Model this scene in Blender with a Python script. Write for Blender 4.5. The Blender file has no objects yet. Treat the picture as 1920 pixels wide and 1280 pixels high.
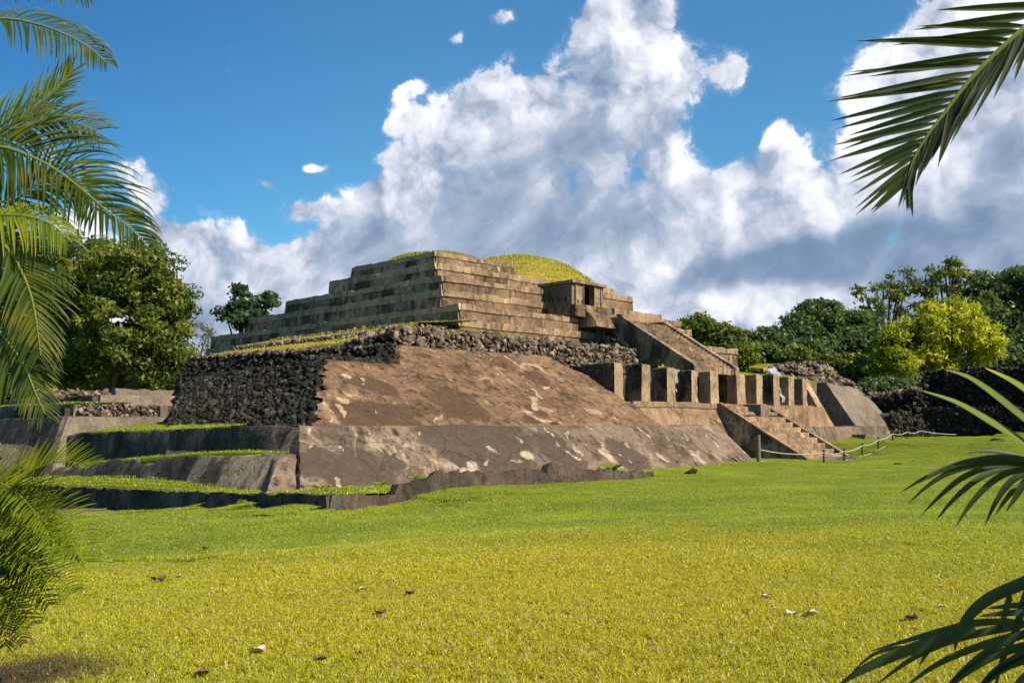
import bpy, math, random
import numpy as np
from mathutils import Vector, Matrix, noise as mn
R = math.radians
scene = bpy.context.scene
COL = scene.collection
random.seed(7)
RNG = np.random.default_rng(11)

# ------------------------------------------------------------------ camera
EYE = 2.0                      # metres above the foot of the pyramid's near corner
FPX = 1803.0                   # focal length in photograph pixels (1920 wide)
PITCH = math.atan(157.0 / FPX)
S2 = math.sqrt(0.5)
CR = Vector((S2, -S2, 0)); CF0 = Vector((S2, S2, 0)); CZ = Vector((0, 0, 1))
CF = CF0 * math.cos(PITCH) + CZ * math.sin(PITCH)
CU = CZ * math.cos(PITCH) - CF0 * math.sin(PITCH)
CAM = Vector((0, 0, EYE))
cd = bpy.data.cameras.new("camera"); cam = bpy.data.objects.new("camera", cd); COL.objects.link(cam)
m = Matrix.Identity(4)
for i in range(3):
    m[i][0] = CR[i]; m[i][1] = CU[i]; m[i][2] = -CF[i]; m[i][3] = CAM[i]
cam.matrix_world = m
cd.sensor_width = 36.0; cd.lens = FPX / 1920.0 * 36.0
cd.clip_start = 0.05; cd.clip_end = 6000
cd.dof.use_dof = True; cd.dof.focus_distance = 38; cd.dof.aperture_fstop = 16.0
scene.camera = cam

def ray(px, py): return CF * FPX + CR * (px - 960) + CU * (640 - py)
def PX(px, py, X): r = ray(px, py); return CAM + r * (X / r.x)
def PY(px, py, Y): r = ray(px, py); return CAM + r * (Y / r.y)
def PZ(px, py, z): r = ray(px, py); return CAM + r * ((z - EYE) / r.z)
def PD(px, py, d): r = ray(px, py); return CAM + r * (d / r.dot(CF0))

# ------------------------------------------------------------------ sun, sky, exposure
SUN = Vector((0.13, -0.80, 0)).normalized()
SUN_EL = R(41)
sdir = Vector((SUN.x * math.cos(SUN_EL), SUN.y * math.cos(SUN_EL), math.sin(SUN_EL)))
sl = bpy.data.lights.new("sun", 'SUN'); sl.energy = 5.0; sl.angle = R(0.53); sl.color = (1.0, 0.86, 0.68)
so = bpy.data.objects.new("sun", sl); COL.objects.link(so)
so.rotation_euler = sdir.to_track_quat('Z', 'Y').to_euler()
scene.view_settings.view_transform = 'Standard'; scene.view_settings.look = 'None'
scene.view_settings.exposure = 0.60; scene.view_settings.gamma = 1.0

world = bpy.data.worlds.new("World"); scene.world = world; world.use_nodes = True
class NT:
    """small node-graph writer"""
    def __init__(s, nt): s.nt = nt; nt.nodes.clear()
    def n(s, t, **kw):
        nd = s.nt.nodes.new(t)
        for k, v in kw.items():
            if k.startswith('i_'):
                key = k[2:]; key = int(key) if key.isdigit() else key
                s.put(nd.inputs[key], v)
            else: setattr(nd, k, v)
        return nd
    def put(s, sock, v):
        if isinstance(v, bpy.types.NodeSocket): s.nt.links.new(v, sock)
        elif v is not None:
            if hasattr(sock, 'default_value'):
                if sock.type == 'RGBA' and len(v) == 3: v = (*v, 1)
                sock.default_value = v
    def m(s, op, a, b=None, c=None, clamp=False):
        nd = s.n('ShaderNodeMath', operation=op, use_clamp=clamp)
        for i, v in enumerate((a, b, c)):
            if v is not None: s.put(nd.inputs[i], v)
        return nd.outputs[0]
    def v(s, op, a, b=None, sc=None):
        nd = s.n('ShaderNodeVectorMath', operation=op); s.put(nd.inputs[0], a)
        if b is not None: s.put(nd.inputs[1], b)
        if sc is not None: s.put(nd.inputs[3], sc)
        return nd.outputs[1] if op in ('DOT_PRODUCT', 'LENGTH') else nd.outputs[0]
    def noise(s, vec, scale, detail=5, rough=0.55, dist=0.0, col=False):
        nd = s.n('ShaderNodeTexNoise', i_Scale=scale, i_Detail=detail, i_Roughness=rough, i_Distortion=dist)
        if vec is not None: s.put(nd.inputs['Vector'], vec)
        return nd.outputs['Color' if col else 'Fac']
    def mix(s, f, a, b, mode='MIX'):
        nd = s.n('ShaderNodeMix', data_type='RGBA', blend_type=mode)
        s.put(nd.inputs[0], f); s.put(nd.inputs[6], a); s.put(nd.inputs[7], b); return nd.outputs[2]
    def ss(s, x, a, b, lo=0.0, hi=1.0):
        nd = s.n('ShaderNodeMapRange', interpolation_type='SMOOTHSTEP')
        for i, v in enumerate((x, a, b, lo, hi)): s.put(nd.inputs[i], v)
        return nd.outputs[0]
    def scalev(s, vec, sc):
        nd = s.n('ShaderNodeMapping'); s.put(nd.inputs[0], vec); nd.inputs[3].default_value = sc; return nd.outputs[0]

w = NT(world.node_tree)
sky = w.n('ShaderNodeTexSky', sky_type='NISHITA', sun_disc=False, sun_elevation=SUN_EL,
          sun_rotation=math.atan2(SUN.x, SUN.y), altitude=700, air_density=1.3, dust_density=0.3, ozone_density=2.5)
tc = w.n('ShaderNodeTexCoord').outputs['Generated']
xr = w.v('DOT_PRODUCT', tc, tuple(CR)); yf = w.v('DOT_PRODUCT', tc, tuple(CF0))
sz = w.n('ShaderNodeSeparateXYZ', i_0=tc).outputs[2]
az = w.m('ARCTAN2', xr, yf); el = w.m('ARCSINE', sz)
def azel(px, py):
    r = ray(px, py).normalized(); return math.atan2(r.dot(CR), r.dot(CF0)), math.asin(r.z)
warp = w.v('SUBTRACT', w.noise(tc, 5.0, 4, 0.6, col=True), (0.5, 0.5, 0.5))
wv = w.n('ShaderNodeSeparateXYZ', i_0=warp)
azw = w.m('MULTIPLY_ADD', wv.outputs[0], 0.10, az); elw = w.m('MULTIPLY_ADD', wv.outputs[1], 0.08, el)
def blobs(lst):
    """soft union of clouds, each (px, py, half-width, half-height, turn, weight) as seen from the lawn"""
    tot = None
    for (px, py, rx, ry, rot, wt) in lst:
        a0, e0 = azel(px, py); rx /= FPX; ry /= FPX; c, s_ = math.cos(R(rot)), math.sin(R(rot))
        da = w.m('SUBTRACT', azw, a0); de = w.m('SUBTRACT', elw, e0)
        u = w.m('MULTIPLY_ADD', da, c / rx, w.m('MULTIPLY', de, s_ / rx))
        v = w.m('MULTIPLY_ADD', da, -s_ / ry, w.m('MULTIPLY', de, c / ry))
        q = w.m('MULTIPLY_ADD', u, u, w.m('MULTIPLY', v, v))
        g = w.m('MULTIPLY', w.m('EXPONENT', w.m('MULTIPLY', q, -0.9)), wt)
        tot = g if tot is None else w.m('ADD', tot, g)
    return tot
CL = [(1000, 215, 165, 110, 15, .85), (900, 290, 150, 110, 35, .8), (760, 400, 150, 85, 38, .8), (620, 440, 90, 60, 35, .7), (560, 510, 150, 55, 20, .55),
      (1190, 20, 120, 75, 0, .95), (1215, 130, 115, 90, 0, .85), (1200, 250, 130, 110, 0, .9), (1060, 400, 300, 120, 0, .9), (390, 465, 75, 48, 10, .85), (320, 440, 45, 28, 0, .6),
      (480, 500, 60, 38, 10, .65), (420, 570, 190, 60, 0, .9), (1440, 305, 75, 40, 30, .75), (1510, 345, 120, 50, 10, .65), (1310, 400, 180, 60, 10, .7), (1500, 430, 300, 70, -5, .85), (1760, 360, 230, 110, 0, .9),
      (1650, 140, 95, 55, 20, .85), (1610, 190, 60, 50, 60, .55), (1740, 50, 100, 60, 20, .8), (1860, 90, 130, 110, 0, .95), (1850, 240, 150, 110, 0, .9), (1375, 115, 42, 30, 10, 1.0), (1375, 150, 22, 22, 0, .4),
      (1452, 108, 30, 16, 40, .95), (1470, 235, 45, 20, 55, .6), (1550, 560, 420, 70, 0, .9), (775, 175, 34, 17, 20, 1.05), (765, 228, 30, 16, 20, 1.0),
      (486, 370, 28, 14, 10, 1.05), (590, 331, 34, 10, 5, .9), (862, 66, 30, 18, 20, 1.1), (955, 20, 24, 15, 30, 1.0), (545, 402, 34, 18, 25, .8), (590, 390, 26, 16, 25, .5),
      (250, 335, 38, 36, 0, .5), (280, 385, 30, 30, 0, .45), (230, 560, 140, 90, 0, .8), (60, 420, 90, 50, 0, .5), (1050, 560, 600, 60, 0, .8), (-300, 300, 300, 150, 0, .8), (820, 500, 170, 70, 0, .55), (1000, 630, 1500, 50, 0, .8), (2400, 300, 300, 200, 0, .8)]
DK = [(1050, 430, 190, 70, 8, 1.0), (1010, 300, 110, 45, 5, .6), (1090, 260, 100, 30, -8, .5), (900, 440, 130, 50, 35, .8), (1720, 450, 190, 38, 8, .9), (1330, 520, 160, 26, 5, .5), (1160, 75, 40, 40, 0, .3), (410, 590, 170, 45, 0, .8),
      (1480, 500, 130, 35, 20, .5), (1760, 500, 300, 45, 0, 1.0), (1850, 330, 110, 45, 20, .6), (680, 500, 130, 60, 35, .8), (1880, 250, 60, 40, 20, .4), (1400, 440, 120, 30, 20, .35), (1330, 330, 60, 30, 40, .35)]
mask = w.m('MINIMUM', blobs(CL), 1.25); dark = w.m('MINIMUM', blobs(DK), 1.1)
wt2 = w.v('ADD', tc, w.v('SCALE', w.v('SUBTRACT', w.noise(tc, 11, 4, .6, col=True), (.5, .5, .5)), sc=.06))
def billow(v_, detail=2):
    nd = w.n('ShaderNodeTexVoronoi', feature='F1', i_Scale=17.0, i_Detail=detail, i_Roughness=.55, i_Lacunarity=2.1); w.put(nd.inputs['Vector'], v_); return w.m('SUBTRACT', .62, nd.outputs['Distance'])
n1 = w.noise(wt2, 7.5, 10, 0.68); n0 = w.noise(tc, 3.0, 3, 0.5)
bl0 = billow(wt2)
n_fine = w.m('MULTIPLY_ADD', w.m('SUBTRACT', n1, .5), 3.0, w.m('MULTIPLY', w.m('SUBTRACT', n0, .5), .7))
dens = w.m('ADD', w.m('MULTIPLY_ADD', bl0, .38, mask), n_fine)
cover = w.m('ADD', w.m('MULTIPLY', w.ss(dens, 0.54, 0.78), .65), w.m('MULTIPLY', w.ss(dens, .34, .95), .35))
offv = (0.013 * CR.x - .002, 0.013 * CR.y - .002, 0.015)
relb = w.m('SUBTRACT', w.noise(wt2, 7.5, 6, 0.6), w.noise(w.v('ADD', wt2, tuple(1.4 * x for x in offv)), 7.5, 6, 0.6))
# long soft streaks leaning up to the right in the cloud's body
su = w.m('MULTIPLY_ADD', az, .80, w.m('MULTIPLY', el, .60)); sv = w.m('MULTIPLY_ADD', az, -.60, w.m('MULTIPLY', el, .80))
sv3 = w.n('ShaderNodeCombineXYZ', i_0=w.m('MULTIPLY', su, 2.2), i_1=w.m('MULTIPLY', sv, 7.0), i_2=.3).outputs[0]
stk = w.noise(sv3, 1.9, 6, .55, .5)
n2 = w.noise(wt2, 4.2, 6, 0.55)
thick = w.ss(dens, 0.62, 1.55)
shade = w.m('MULTIPLY', thick, 0.16)
body = w.m('MULTIPLY', w.ss(dark, .05, .9), w.ss(stk, .33, .62))
shade = w.m('MULTIPLY_ADD', body, .36, shade)
shade = w.m('MULTIPLY_ADD', dark, 0.27, shade)
shade = w.m('MULTIPLY_ADD', w.m('MULTIPLY', bl0, w.m('SUBTRACT', 1.0, w.m('MULTIPLY', dark, .8))), -.50, w.m('ADD', shade, .10))
shade = w.m('MULTIPLY_ADD', w.m('MULTIPLY', relb, w.m('SUBTRACT', 1.0, w.m('MULTIPLY', dark, .62))), -2.9, shade)
shade = w.m('MULTIPLY_ADD', w.m('SUBTRACT', n2, .5), -.35, shade)
shade = w.m('ADD', shade, -.05, clamp=True)
ramp = w.n('ShaderNodeValToRGB', i_0=shade)
cr = ramp.color_ramp; cr.elements[0].position = 0.0; cr.elements[0].color = (0.90, 0.90, 0.93, 1)
cr.elements[1].position = 1.0; cr.elements[1].color = (0.13, 0.20, 0.31, 1)
for p, c in ((0.22, (0.66, 0.69, 0.77)), (0.5, (0.34, 0.41, 0.53)), (.75, (.19, .27, .40))):
    e = cr.elements.new(p); e.color = (*c, 1)
SKY_STR = 0.115
cloud = w.mix(1.0, ramp.outputs[0], (6.9, 6.9, 6.95), 'MULTIPLY')
nl = w.n('ShaderNodeHueSaturation', i_Color=sky.outputs[0], i_Saturation=1.12, i_Value=1.0).outputs[0]
nl = w.mix(1.0, nl, (0.40, 0.70, 0.80), 'MULTIPLY')
nl = w.mix(w.m('MULTIPLY', w.m('SUBTRACT', 1.0, w.ss(el, -.02, .22)), .8), nl, (2.6, 4.2, 5.8))
nl = w.mix(w.m('SUBTRACT', 1.0, w.ss(az, -.62, .02)), nl, w.mix(1.0, nl, (.42, .62, .76), 'MULTIPLY'))
final = w.mix(cover, nl, cloud)
bg = w.n('ShaderNodeBackground', i_Color=final, i_Strength=SKY_STR)
out = w.n('ShaderNodeOutputWorld'); w.nt.links.new(bg.outputs[0], out.inputs[0])

# ------------------------------------------------------------------ object helpers
def tag(o, label=None, cat=None, group=None, kind=None):
    if label: o['label'] = label
    if cat: o['category'] = cat
    if group: o['group'] = group
    if kind: o['kind'] = kind
    return o
def empty(name, loc, label, cat, group=None):
    o = bpy.data.objects.new(name, None); COL.objects.link(o); o.location = loc; o.empty_display_size = .2
    return tag(o, label, cat, group)
def mesh_obj(name, V, F, mat, parent=None, smooth=False, attrs=None, world_parent=None, origin=None):
    """V in world coordinates; F list or (n,k) array. Origin goes to the parent's location (or the given one)."""
    V = np.asarray(V, dtype=np.float64).reshape(-1, 3)
    base = np.array(world_parent if world_parent is not None else (0, 0, 0), dtype=float)
    if parent is not None and world_parent is None:
        q = parent; base = np.zeros(3)
        while q is not None: base += np.array(q.location); q = q.parent
    me = bpy.data.meshes.new(name)
    if parent is None and origin is None:
        origin = np.array([V[:, 0].mean(), V[:, 1].mean(), V[:, 2].min()])
    o = bpy.data.objects.new(name, me)
    if parent is None:
        o.location = origin; base = np.array(origin, dtype=float)
    V = V - base
    if isinstance(F, np.ndarray):
        n, k = F.shape
        me.vertices.add(len(V)); me.vertices.foreach_set('co', V.ravel())
        me.loops.add(n * k); me.loops.foreach_set('vertex_index', F.ravel().astype(np.int32))
        me.polygons.add(n); me.polygons.foreach_set('loop_start', np.arange(0, n * k, k, dtype=np.int32))
        me.polygons.foreach_set('loop_total', np.full(n, k, dtype=np.int32))
        me.update(calc_edges=True)
    else:
        me.from_pydata(V.tolist(), [], F); me.update()
    if attrs:
        for an, arr in attrs.items():
            at = me.attributes.new(an, 'FLOAT', 'POINT'); at.data.foreach_set('value', np.asarray(arr, dtype=np.float32))
    if mat: me.materials.append(mat)
    if smooth:
        me.shade_smooth()
        if smooth != 'all': me.set_sharp_from_angle(angle=R(smooth if smooth is not True else 40))
    COL.objects.link(o)
    if parent: o.parent = parent
    return o
class MB:
    def __init__(s): s.V = []; s.F = []
    def add(s, V, F):
        b = len(s.V); s.V += [tuple(v) for v in V]; s.F += [tuple(i + b for i in f) for f in F]; return s
    def build(s, name, mat, parent=None, smooth=40): return mesh_obj(name, s.V, s.F, mat, parent, smooth)

def nz(p, f, o=0.0): return mn.noise(Vector((p[0] * f + o, p[1] * f - o, p[2] * f + 3.1)))
def hexa(mb, c, cell=0.5, amp=0.03, jag=0.0, wear=0.04, jagf=1.6, big=0.05, fine=0):
    """worn block from 8 corners: bottom fl, fr, br, bl then top; jag lowers the top edge unevenly"""
    c = [Vector(q) for q in c]
    nu = max(1, round(max((c[1] - c[0]).length, (c[5] - c[4]).length) / cell))
    nv = max(1, round(max((c[3] - c[0]).length, (c[7] - c[4]).length) / cell))
    nw = max(1, round(max((c[4] - c[0]).length, (c[5] - c[1]).length) / cell))
    nu, nv, nw = min(nu, 120), min(nv, 60), min(nw, 24)
    idx = {}; V = []; F = []
    cen = sum(c, Vector()) / 8
    if fine:
        nu = round(max((c[1] - c[0]).length, (c[5] - c[4]).length) / fine); nw = round((c[4] - c[0]).length / fine); nv = 3
    def gid(i, j, k):
        key = (i, j, k)
        if key in idx: return idx[key]
        u, v, t = i / nu, j / nv, k / nw
        b = c[0].lerp(c[1], u).lerp(c[3].lerp(c[2], u), v); tp = c[4].lerp(c[5], u).lerp(c[7].lerp(c[6], u), v)
        p = b.lerp(tp, t)
        q = p.copy()
        nvx = mn.noise_vector(q * 1.3) * amp + mn.noise_vector(q * 0.3) * big
        onb = (i in (0, nu)) + (j in (0, nv)) + (k in (0, nw))
        if onb >= 2 and k > 0:
            d = (cen - q); d.normalize(); nvx += d * wear * (0.5 + abs(nz(q, 2.3)) * 2)
        p = q + nvx
        if jag and k == nw: p.z -= jag * max(0.0, 0.25 + nz(q, jagf) * 1.6 + .4 * nz(q, jagf * 3.1))
        idx[key] = len(V); V.append(p); return idx[key]
    for i in range(nu):
        for j in range(nv):
            F.append((gid(i, j, 0), gid(i, j + 1, 0), gid(i + 1, j + 1, 0), gid(i + 1, j, 0)))
            F.append((gid(i, j, nw), gid(i + 1, j, nw), gid(i + 1, j + 1, nw), gid(i, j + 1, nw)))
    for k in range(nw):
        for i in range(nu):
            F.append((gid(i, 0, k), gid(i + 1, 0, k), gid(i + 1, 0, k + 1), gid(i, 0, k + 1)))
            F.append((gid(i + 1, nv, k), gid(i, nv, k), gid(i, nv, k + 1), gid(i + 1, nv, k + 1)))
        for j in range(nv):
            F.append((gid(0, j + 1, k), gid(0, j, k), gid(0, j, k + 1), gid(0, j + 1, k + 1)))
            F.append((gid(nu, j, k), gid(nu, j + 1, k), gid(nu, j + 1, k + 1), gid(nu, j, k + 1)))
    return mb.add(V, F)
def box8(x0, x1, y0, y1, z0, z1, bx=0, by=0):
    """battered box: bx / by draw the top in on the -X and -Y sides"""
    return [(x0, y0, z0), (x1, y0, z0), (x1, y1, z0), (x0, y1, z0), (x0 + bx, y0 + by, z1), (x1, y0 + by, z1), (x1, y1, z1), (x0 + bx, y1, z1)]
def face_block(bl, br, tr, tl, depth, below=0.8, side=None):
    """solid behind a front face given by four points; depth is a vector; continues downwards by 'below' metres"""
    bl, br, tr, tl = map(Vector, (bl, br, tr, tl)); depth = Vector(depth)
    def down(b, t):
        k = below / max(0.2, (t.z - b.z)); return b - (t - b) * k
    b0, b1 = down(bl, tl), down(br, tr)
    back_l = tl + depth; back_r = tr + depth
    bbl = Vector((back_l.x, back_l.y, b0.z)); bbr = Vector((back_r.x, back_r.y, b1.z))
    return [b0, b1, bbr, bbl, tl, tr, back_r, back_l]

def tube(mb, pts, radii, n=6):
    V = []; F = []; pts = [Vector(p) for p in pts]
    up = Vector((0.3, 0.2, 1)).normalized(); a = None
    for i, p in enumerate(pts):
        t = (pts[min(i + 1, len(pts) - 1)] - pts[max(i - 1, 0)]).normalized()
        if a is None: a = t.cross(up if abs(t.dot(up)) < .95 else Vector((1, 0, 0))).normalized()
        else: a = (a - t * a.dot(t)).normalized()
        b = t.cross(a); r = radii[i] if hasattr(radii, '__len__') else radii
        for k in range(n):
            th = 2 * math.pi * k / n; V.append(p + a * math.cos(th) * r + b * math.sin(th) * r)
    for i in range(len(pts) - 1):
        for k in range(n):
            k2 = (k + 1) % n; F.append((i * n + k, i * n + k2, (i + 1) * n + k2, (i + 1) * n + k))
    F.append(tuple(range(n - 1, -1, -1))); F.append(tuple((len(pts) - 1) * n + k for k in range(n)))
    return mb.add(V, F)

# rocks ----------------------------------------------------------------
def ico1():
    import bmesh
    bm = bmesh.new(); bmesh.ops.create_icosphere(bm, subdivisions=1, radius=1.0)
    V = np.array([v.co[:] for v in bm.verts]); F = np.array([[v.index for v in f.verts] for f in bm.faces]); bm.free(); return V, F
def ico2():
    import bmesh
    bm = bmesh.new(); bmesh.ops.create_icosphere(bm, subdivisions=2, radius=1.0)
    V = np.array([v.co[:] for v in bm.verts]); F = np.array([[v.index for v in f.verts] for f in bm.faces]); bm.free(); return V, F
IV, IF = ico2()
ROCKS = []
for k in range(14):
    V = IV.copy(); dirs = RNG.normal(size=(12, 3)); dirs /= np.linalg.norm(dirs, axis=1)[:, None]
    for d in dirs:                                    # cut flat facets
        h = RNG.uniform(.38, .75); t = V @ d; V = V - np.outer(np.maximum(t - h, 0), d)
    V *= 1.25 * RNG.uniform(.6, 1.4, 3); V += RNG.normal(size=V.shape) * .025; ROCKS.append(V)
def rand_rot(n):
    q = RNG.normal(size=(n, 4)); q /= np.linalg.norm(q, axis=1)[:, None]; a, b, c, d = q.T
    M = np.empty((n, 3, 3))
    M[:, 0, 0] = 1 - 2 * (c * c + d * d); M[:, 0, 1] = 2 * (b * c - a * d); M[:, 0, 2] = 2 * (b * d + a * c)
    M[:, 1, 0] = 2 * (b * c + a * d); M[:, 1, 1] = 1 - 2 * (b * b + d * d); M[:, 1, 2] = 2 * (c * d - a * b)
    M[:, 2, 0] = 2 * (b * d - a * c); M[:, 2, 1] = 2 * (c * d + a * b); M[:, 2, 2] = 1 - 2 * (b * b + c * c)
    return M
def rocks_mesh(P, S):
    n = len(P); k = RNG.integers(0, len(ROCKS), n); M = rand_rot(n)
    T = np.array(ROCKS)[k] * (S[:, None, None] * RNG.uniform(.75, 1.3, (n, 1, 3)))
    V = np.einsum('nij,nvj->nvi', M, T) + P[:, None, :]
    F = IF[None] + (np.arange(n) * len(IV))[:, None, None]
    tint = np.repeat(RNG.random(n), len(IV))
    return V.reshape(-1, 3), F.reshape(-1, 3), tint
def rubble(name, bl, br, tr, tl, size, mat, parent, jit=0.25, cover=1.0, jag=0.0):
    """a face built of loose field stones"""
    bl, br, tr, tl = [np.array(q, dtype=float) for q in (bl, br, tr, tl)]
    L = max(np.linalg.norm(br - bl), np.linalg.norm(tr - tl)); H = max(np.linalg.norm(tl - bl), np.linalg.norm(tr - br))
    nu = max(2, int(L / (size * .78))); nv = max(1, int(H / (size * .70)))
    u, v = np.meshgrid((np.arange(nu) + .5) / nu, (np.arange(nv) + .5) / nv)
    u = (u + (np.arange(nv)[:, None] % 2) * .5 / nu + RNG.uniform(-.4, .4, u.shape) / nu).ravel(); v = (v + RNG.uniform(-.35, .35, v.shape) / nv).ravel()
    if jag:
        lim = np.array([1 - jag * max(0, .3 + nz((a * L, 0, 0), .5, 9) * 1.5) for a in u]); keep = v < lim; u, v = u[keep], v[keep]
    u = u[:, None]; v = v[:, None]
    P = (bl * (1 - u) + br * u) * (1 - v) + (tl * (1 - u) + tr * u) * v
    nrm = np.cross(br - bl, tl - bl); nrm /= np.linalg.norm(nrm)
    P += nrm * RNG.uniform(-jit, jit, (len(P), 1)) * size
    S = size * .60 * RNG.uniform(.45, 1.0, len(P)) ** 1 * RNG.choice([.75, 1.0, 1.45], len(P), p=[.4, .4, .2])
    V, F, t = rocks_mesh(P, S)
    return mesh_obj(name, V, F, mat, parent, False, {'tint': t})

# ------------------------------------------------------------------ materials
def new_mat(name):
    mt = bpy.data.materials.new(name); mt.use_nodes = True; g = NT(mt.node_tree); return mt, g
def finish(g, color, rough=0.9, bump=None, bstr=0.3, bdist=0.05, spec=0.25, trans=None, extra=None):
    b = g.n('ShaderNodeBsdfPrincipled', i_Roughness=rough); g.put(b.inputs['Base Color'], color); g.put(b.inputs['Specular IOR Level'], spec)
    if bump is not None:
        bn = g.n('ShaderNodeBump', i_Strength=bstr, i_Distance=bdist, i_Height=bump); g.put(b.inputs['Normal'], bn.outputs[0])
    sh = b.outputs[0]
    if trans:
        t = g.n('ShaderNodeBsdfTranslucent', i_Color=trans[0]); ms = g.n('ShaderNodeMixShader', i_0=trans[1])
        g.nt.links.new(sh, ms.inputs[1]); g.nt.links.new(t.outputs[0], ms.inputs[2]); sh = ms.outputs[0]
    o = g.n('ShaderNodeOutputMaterial'); g.nt.links.new(sh, o.inputs[0])

def concrete(name, base, dark, pale, stain=0.5, cracks=0.5, patch=0.5, lean=0.35, black=0.0, vein=1.0, ochre=0.0, marks=False):
    mt, g = new_mat(name)
    pos = g.n('ShaderNodeNewGeometry').outputs['Position']
    wrp = g.v('SCALE', g.v('SUBTRACT', g.noise(pos, 0.9, 4, .6, col=True), (.5, .5, .5)), sc=0.9)
    wp = g.v('ADD', pos, wrp)
    c = g.mix(g.ss(g.noise(pos, 0.55, 6, .6), .35, .68), base, dark)
    # run-off streaks: fine across the wall, long down it
    st = g.noise(g.scalev(wp, (2.3, 2.3, lean)), 1.1, 6, .62)
    c = g.mix(g.m('MULTIPLY', g.ss(st, .46, .66), stain), c, tuple(x * .45 for x in dark))
    st2 = g.noise(g.scalev(pos, (1.4, 1.4, lean * .7)), 0.9, 5, .6, 0.6)
    c = g.mix(g.m('MULTIPLY', g.ss(st2, .56, .72), stain * .75), c, pale)
    c = g.mix(g.m('MULTIPLY', g.ss(g.noise(pos, 3.2, 8, .68), .5, .7), .55), c, tuple(min(1, x * 1.45) for x in base))
    c = g.mix(g.m('MULTIPLY', g.ss(g.noise(pos, 7.5, 6, .7), .52, .72), .6), c, tuple(x * .5 for x in dark))
    # relaid patches with pale edges
    if patch:
        vo = g.n('ShaderNodeTexVoronoi', feature='F1', i_Scale=0.36, i_Vector=wp)
        hs = g.n('ShaderNodeSeparateColor', i_0=vo.outputs['Color'])
        c = g.mix(g.m('MULTIPLY', g.ss(hs.outputs[0], .45, .5), patch * .5), c, tuple(x * 1.05 for x in dark))
        c = g.mix(g.m('MULTIPLY', g.ss(hs.outputs[1], .72, .76), patch * .45), c, tuple(min(1, x * 1.25) for x in base))
    if cracks:
        ve = g.n('ShaderNodeTexVoronoi', feature='DISTANCE_TO_EDGE', i_Scale=0.30, i_Vector=wp)
        msk = g.ss(g.noise(pos, .35, 3, .5), .44, .58)
        wd = g.m('MULTIPLY_ADD', g.noise(pos, 1.3, 3), .022 * vein, -.004 * vein)
        ln = g.m('MULTIPLY', g.m('SUBTRACT', 1.0, g.ss(ve.outputs[0], g.m('MULTIPLY', wd, .3), wd)), msk)
        c = g.mix(g.m('MULTIPLY', ln, cracks), c, pale)
        sp = g.ss(g.noise(g.scalev(wp, (1, 1, .6)), 1.5, 5, .62), .64, .70)
        c = g.mix(g.m('MULTIPLY', g.m('MULTIPLY', sp, g.ss(g.noise(pos, .22, 2), .48, .6)), cracks), c, pale)
    if marks:                                       # stains and repairs with a shape of their own, stored on the mesh
        wob = g.m('MULTIPLY_ADD', g.m('SUBTRACT', g.noise(pos, 2.6, 8, .72), .5), 2.9, 0.0)
        dk = g.m('ADD', g.n('ShaderNodeAttribute', attribute_name='darkd').outputs['Fac'], g.m('MULTIPLY', wob, .35))
        c = g.mix(g.m('MULTIPLY', g.m('SUBTRACT', 1.0, g.ss(dk, .75, 1.0)), .9), c, g.mix(g.ss(g.noise(pos, 5, 6, .7), .4, .65), tuple(x * .75 for x in dark), dark))
        pl = g.m('ADD', g.n('ShaderNodeAttribute', attribute_name='paled').outputs['Fac'], wob)
        lt = g.m('SUBTRACT', 1.0, g.ss(pl, .7, 1.3))
        c = g.mix(g.m('MULTIPLY', g.m('MULTIPLY', lt, .92), g.ss(g.noise(pos, 1.7, 5, .65), .30, .52)), c, g.mix(g.ss(g.noise(pos, 4, 6, .7), .35, .65), pale, tuple(x * .72 for x in pale)))
    if ochre:
        c = g.mix(g.m('MULTIPLY', g.ss(g.noise(pos, 0.8, 4, .6), .55, .72), ochre), c, (.36, .19, .07))
    if black:
        bl = g.ss(g.noise(g.scalev(wp, (.8, .8, .5)), .8, 7, .68), .60 - .28 * black, .74 - .22 * black)
        c = g.mix(g.m('MULTIPLY', bl, min(1, black * 1.4)), c, (.022, .022, .02))
        li = g.ss(g.noise(pos, 6, 5, .75), .64, .72)
        c = g.mix(g.m('MULTIPLY', li, .35), c, (.30, .31, .27))
    h = g.m('ADD', g.m('MULTIPLY', g.noise(pos, 2.2, 9, .62), 1.0), g.m('MULTIPLY', g.noise(pos, 16, 5, .7), .35))
    ck = g.n('ShaderNodeTexVoronoi', feature='DISTANCE_TO_EDGE', i_Scale=0.42, i_Vector=g.v('ADD', wp, (3.3, 1.7, .4)))
    crk = g.m('SUBTRACT', 1.0, g.ss(ck.outputs[0], 0.0, 0.012))
    c = g.mix(g.m('MULTIPLY', crk, .45), c, tuple(x * .3 for x in dark))
    h = g.m('MULTIPLY_ADD', crk, -.5, h)
    finish(g, c, .92, h, .55, .09, .15)
    return mt
M_TALUD = concrete('warm brown plaster', (.225, .140, .080), (.090, .056, .033), (.46, .34, .22), 1.0, .25, .5, vein=1.0, ochre=.1, marks=True)
M_FOOT = concrete('grey brown plaster', (.215, .155, .108), (.085, .062, .044), (.46, .36, .26), 1.0, .4, .7, vein=1.2, marks=True)
M_FOOT2 = concrete('bench plaster', (.215, .155, .108), (.085, .062, .044), (.46, .36, .26), 1.0, .4, .7)
M_TALUD2 = concrete('brown stained plaster', (.31, .21, .125), (.11, .07, .042), (.56, .43, .28), 1.0, .5, .6, lean=.5, ochre=.2)
M_KERB = concrete('kerb plaster', (.115, .085, .062), (.05, .038, .028), (.24, .185, .135), .8, .2, .4, black=.45)
M_TIER = concrete('tier concrete', (.245, .165, .10), (.095, .062, .038), (.54, .39, .24), 1.0, .3, .5, lean=.5, black=.30)
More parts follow.
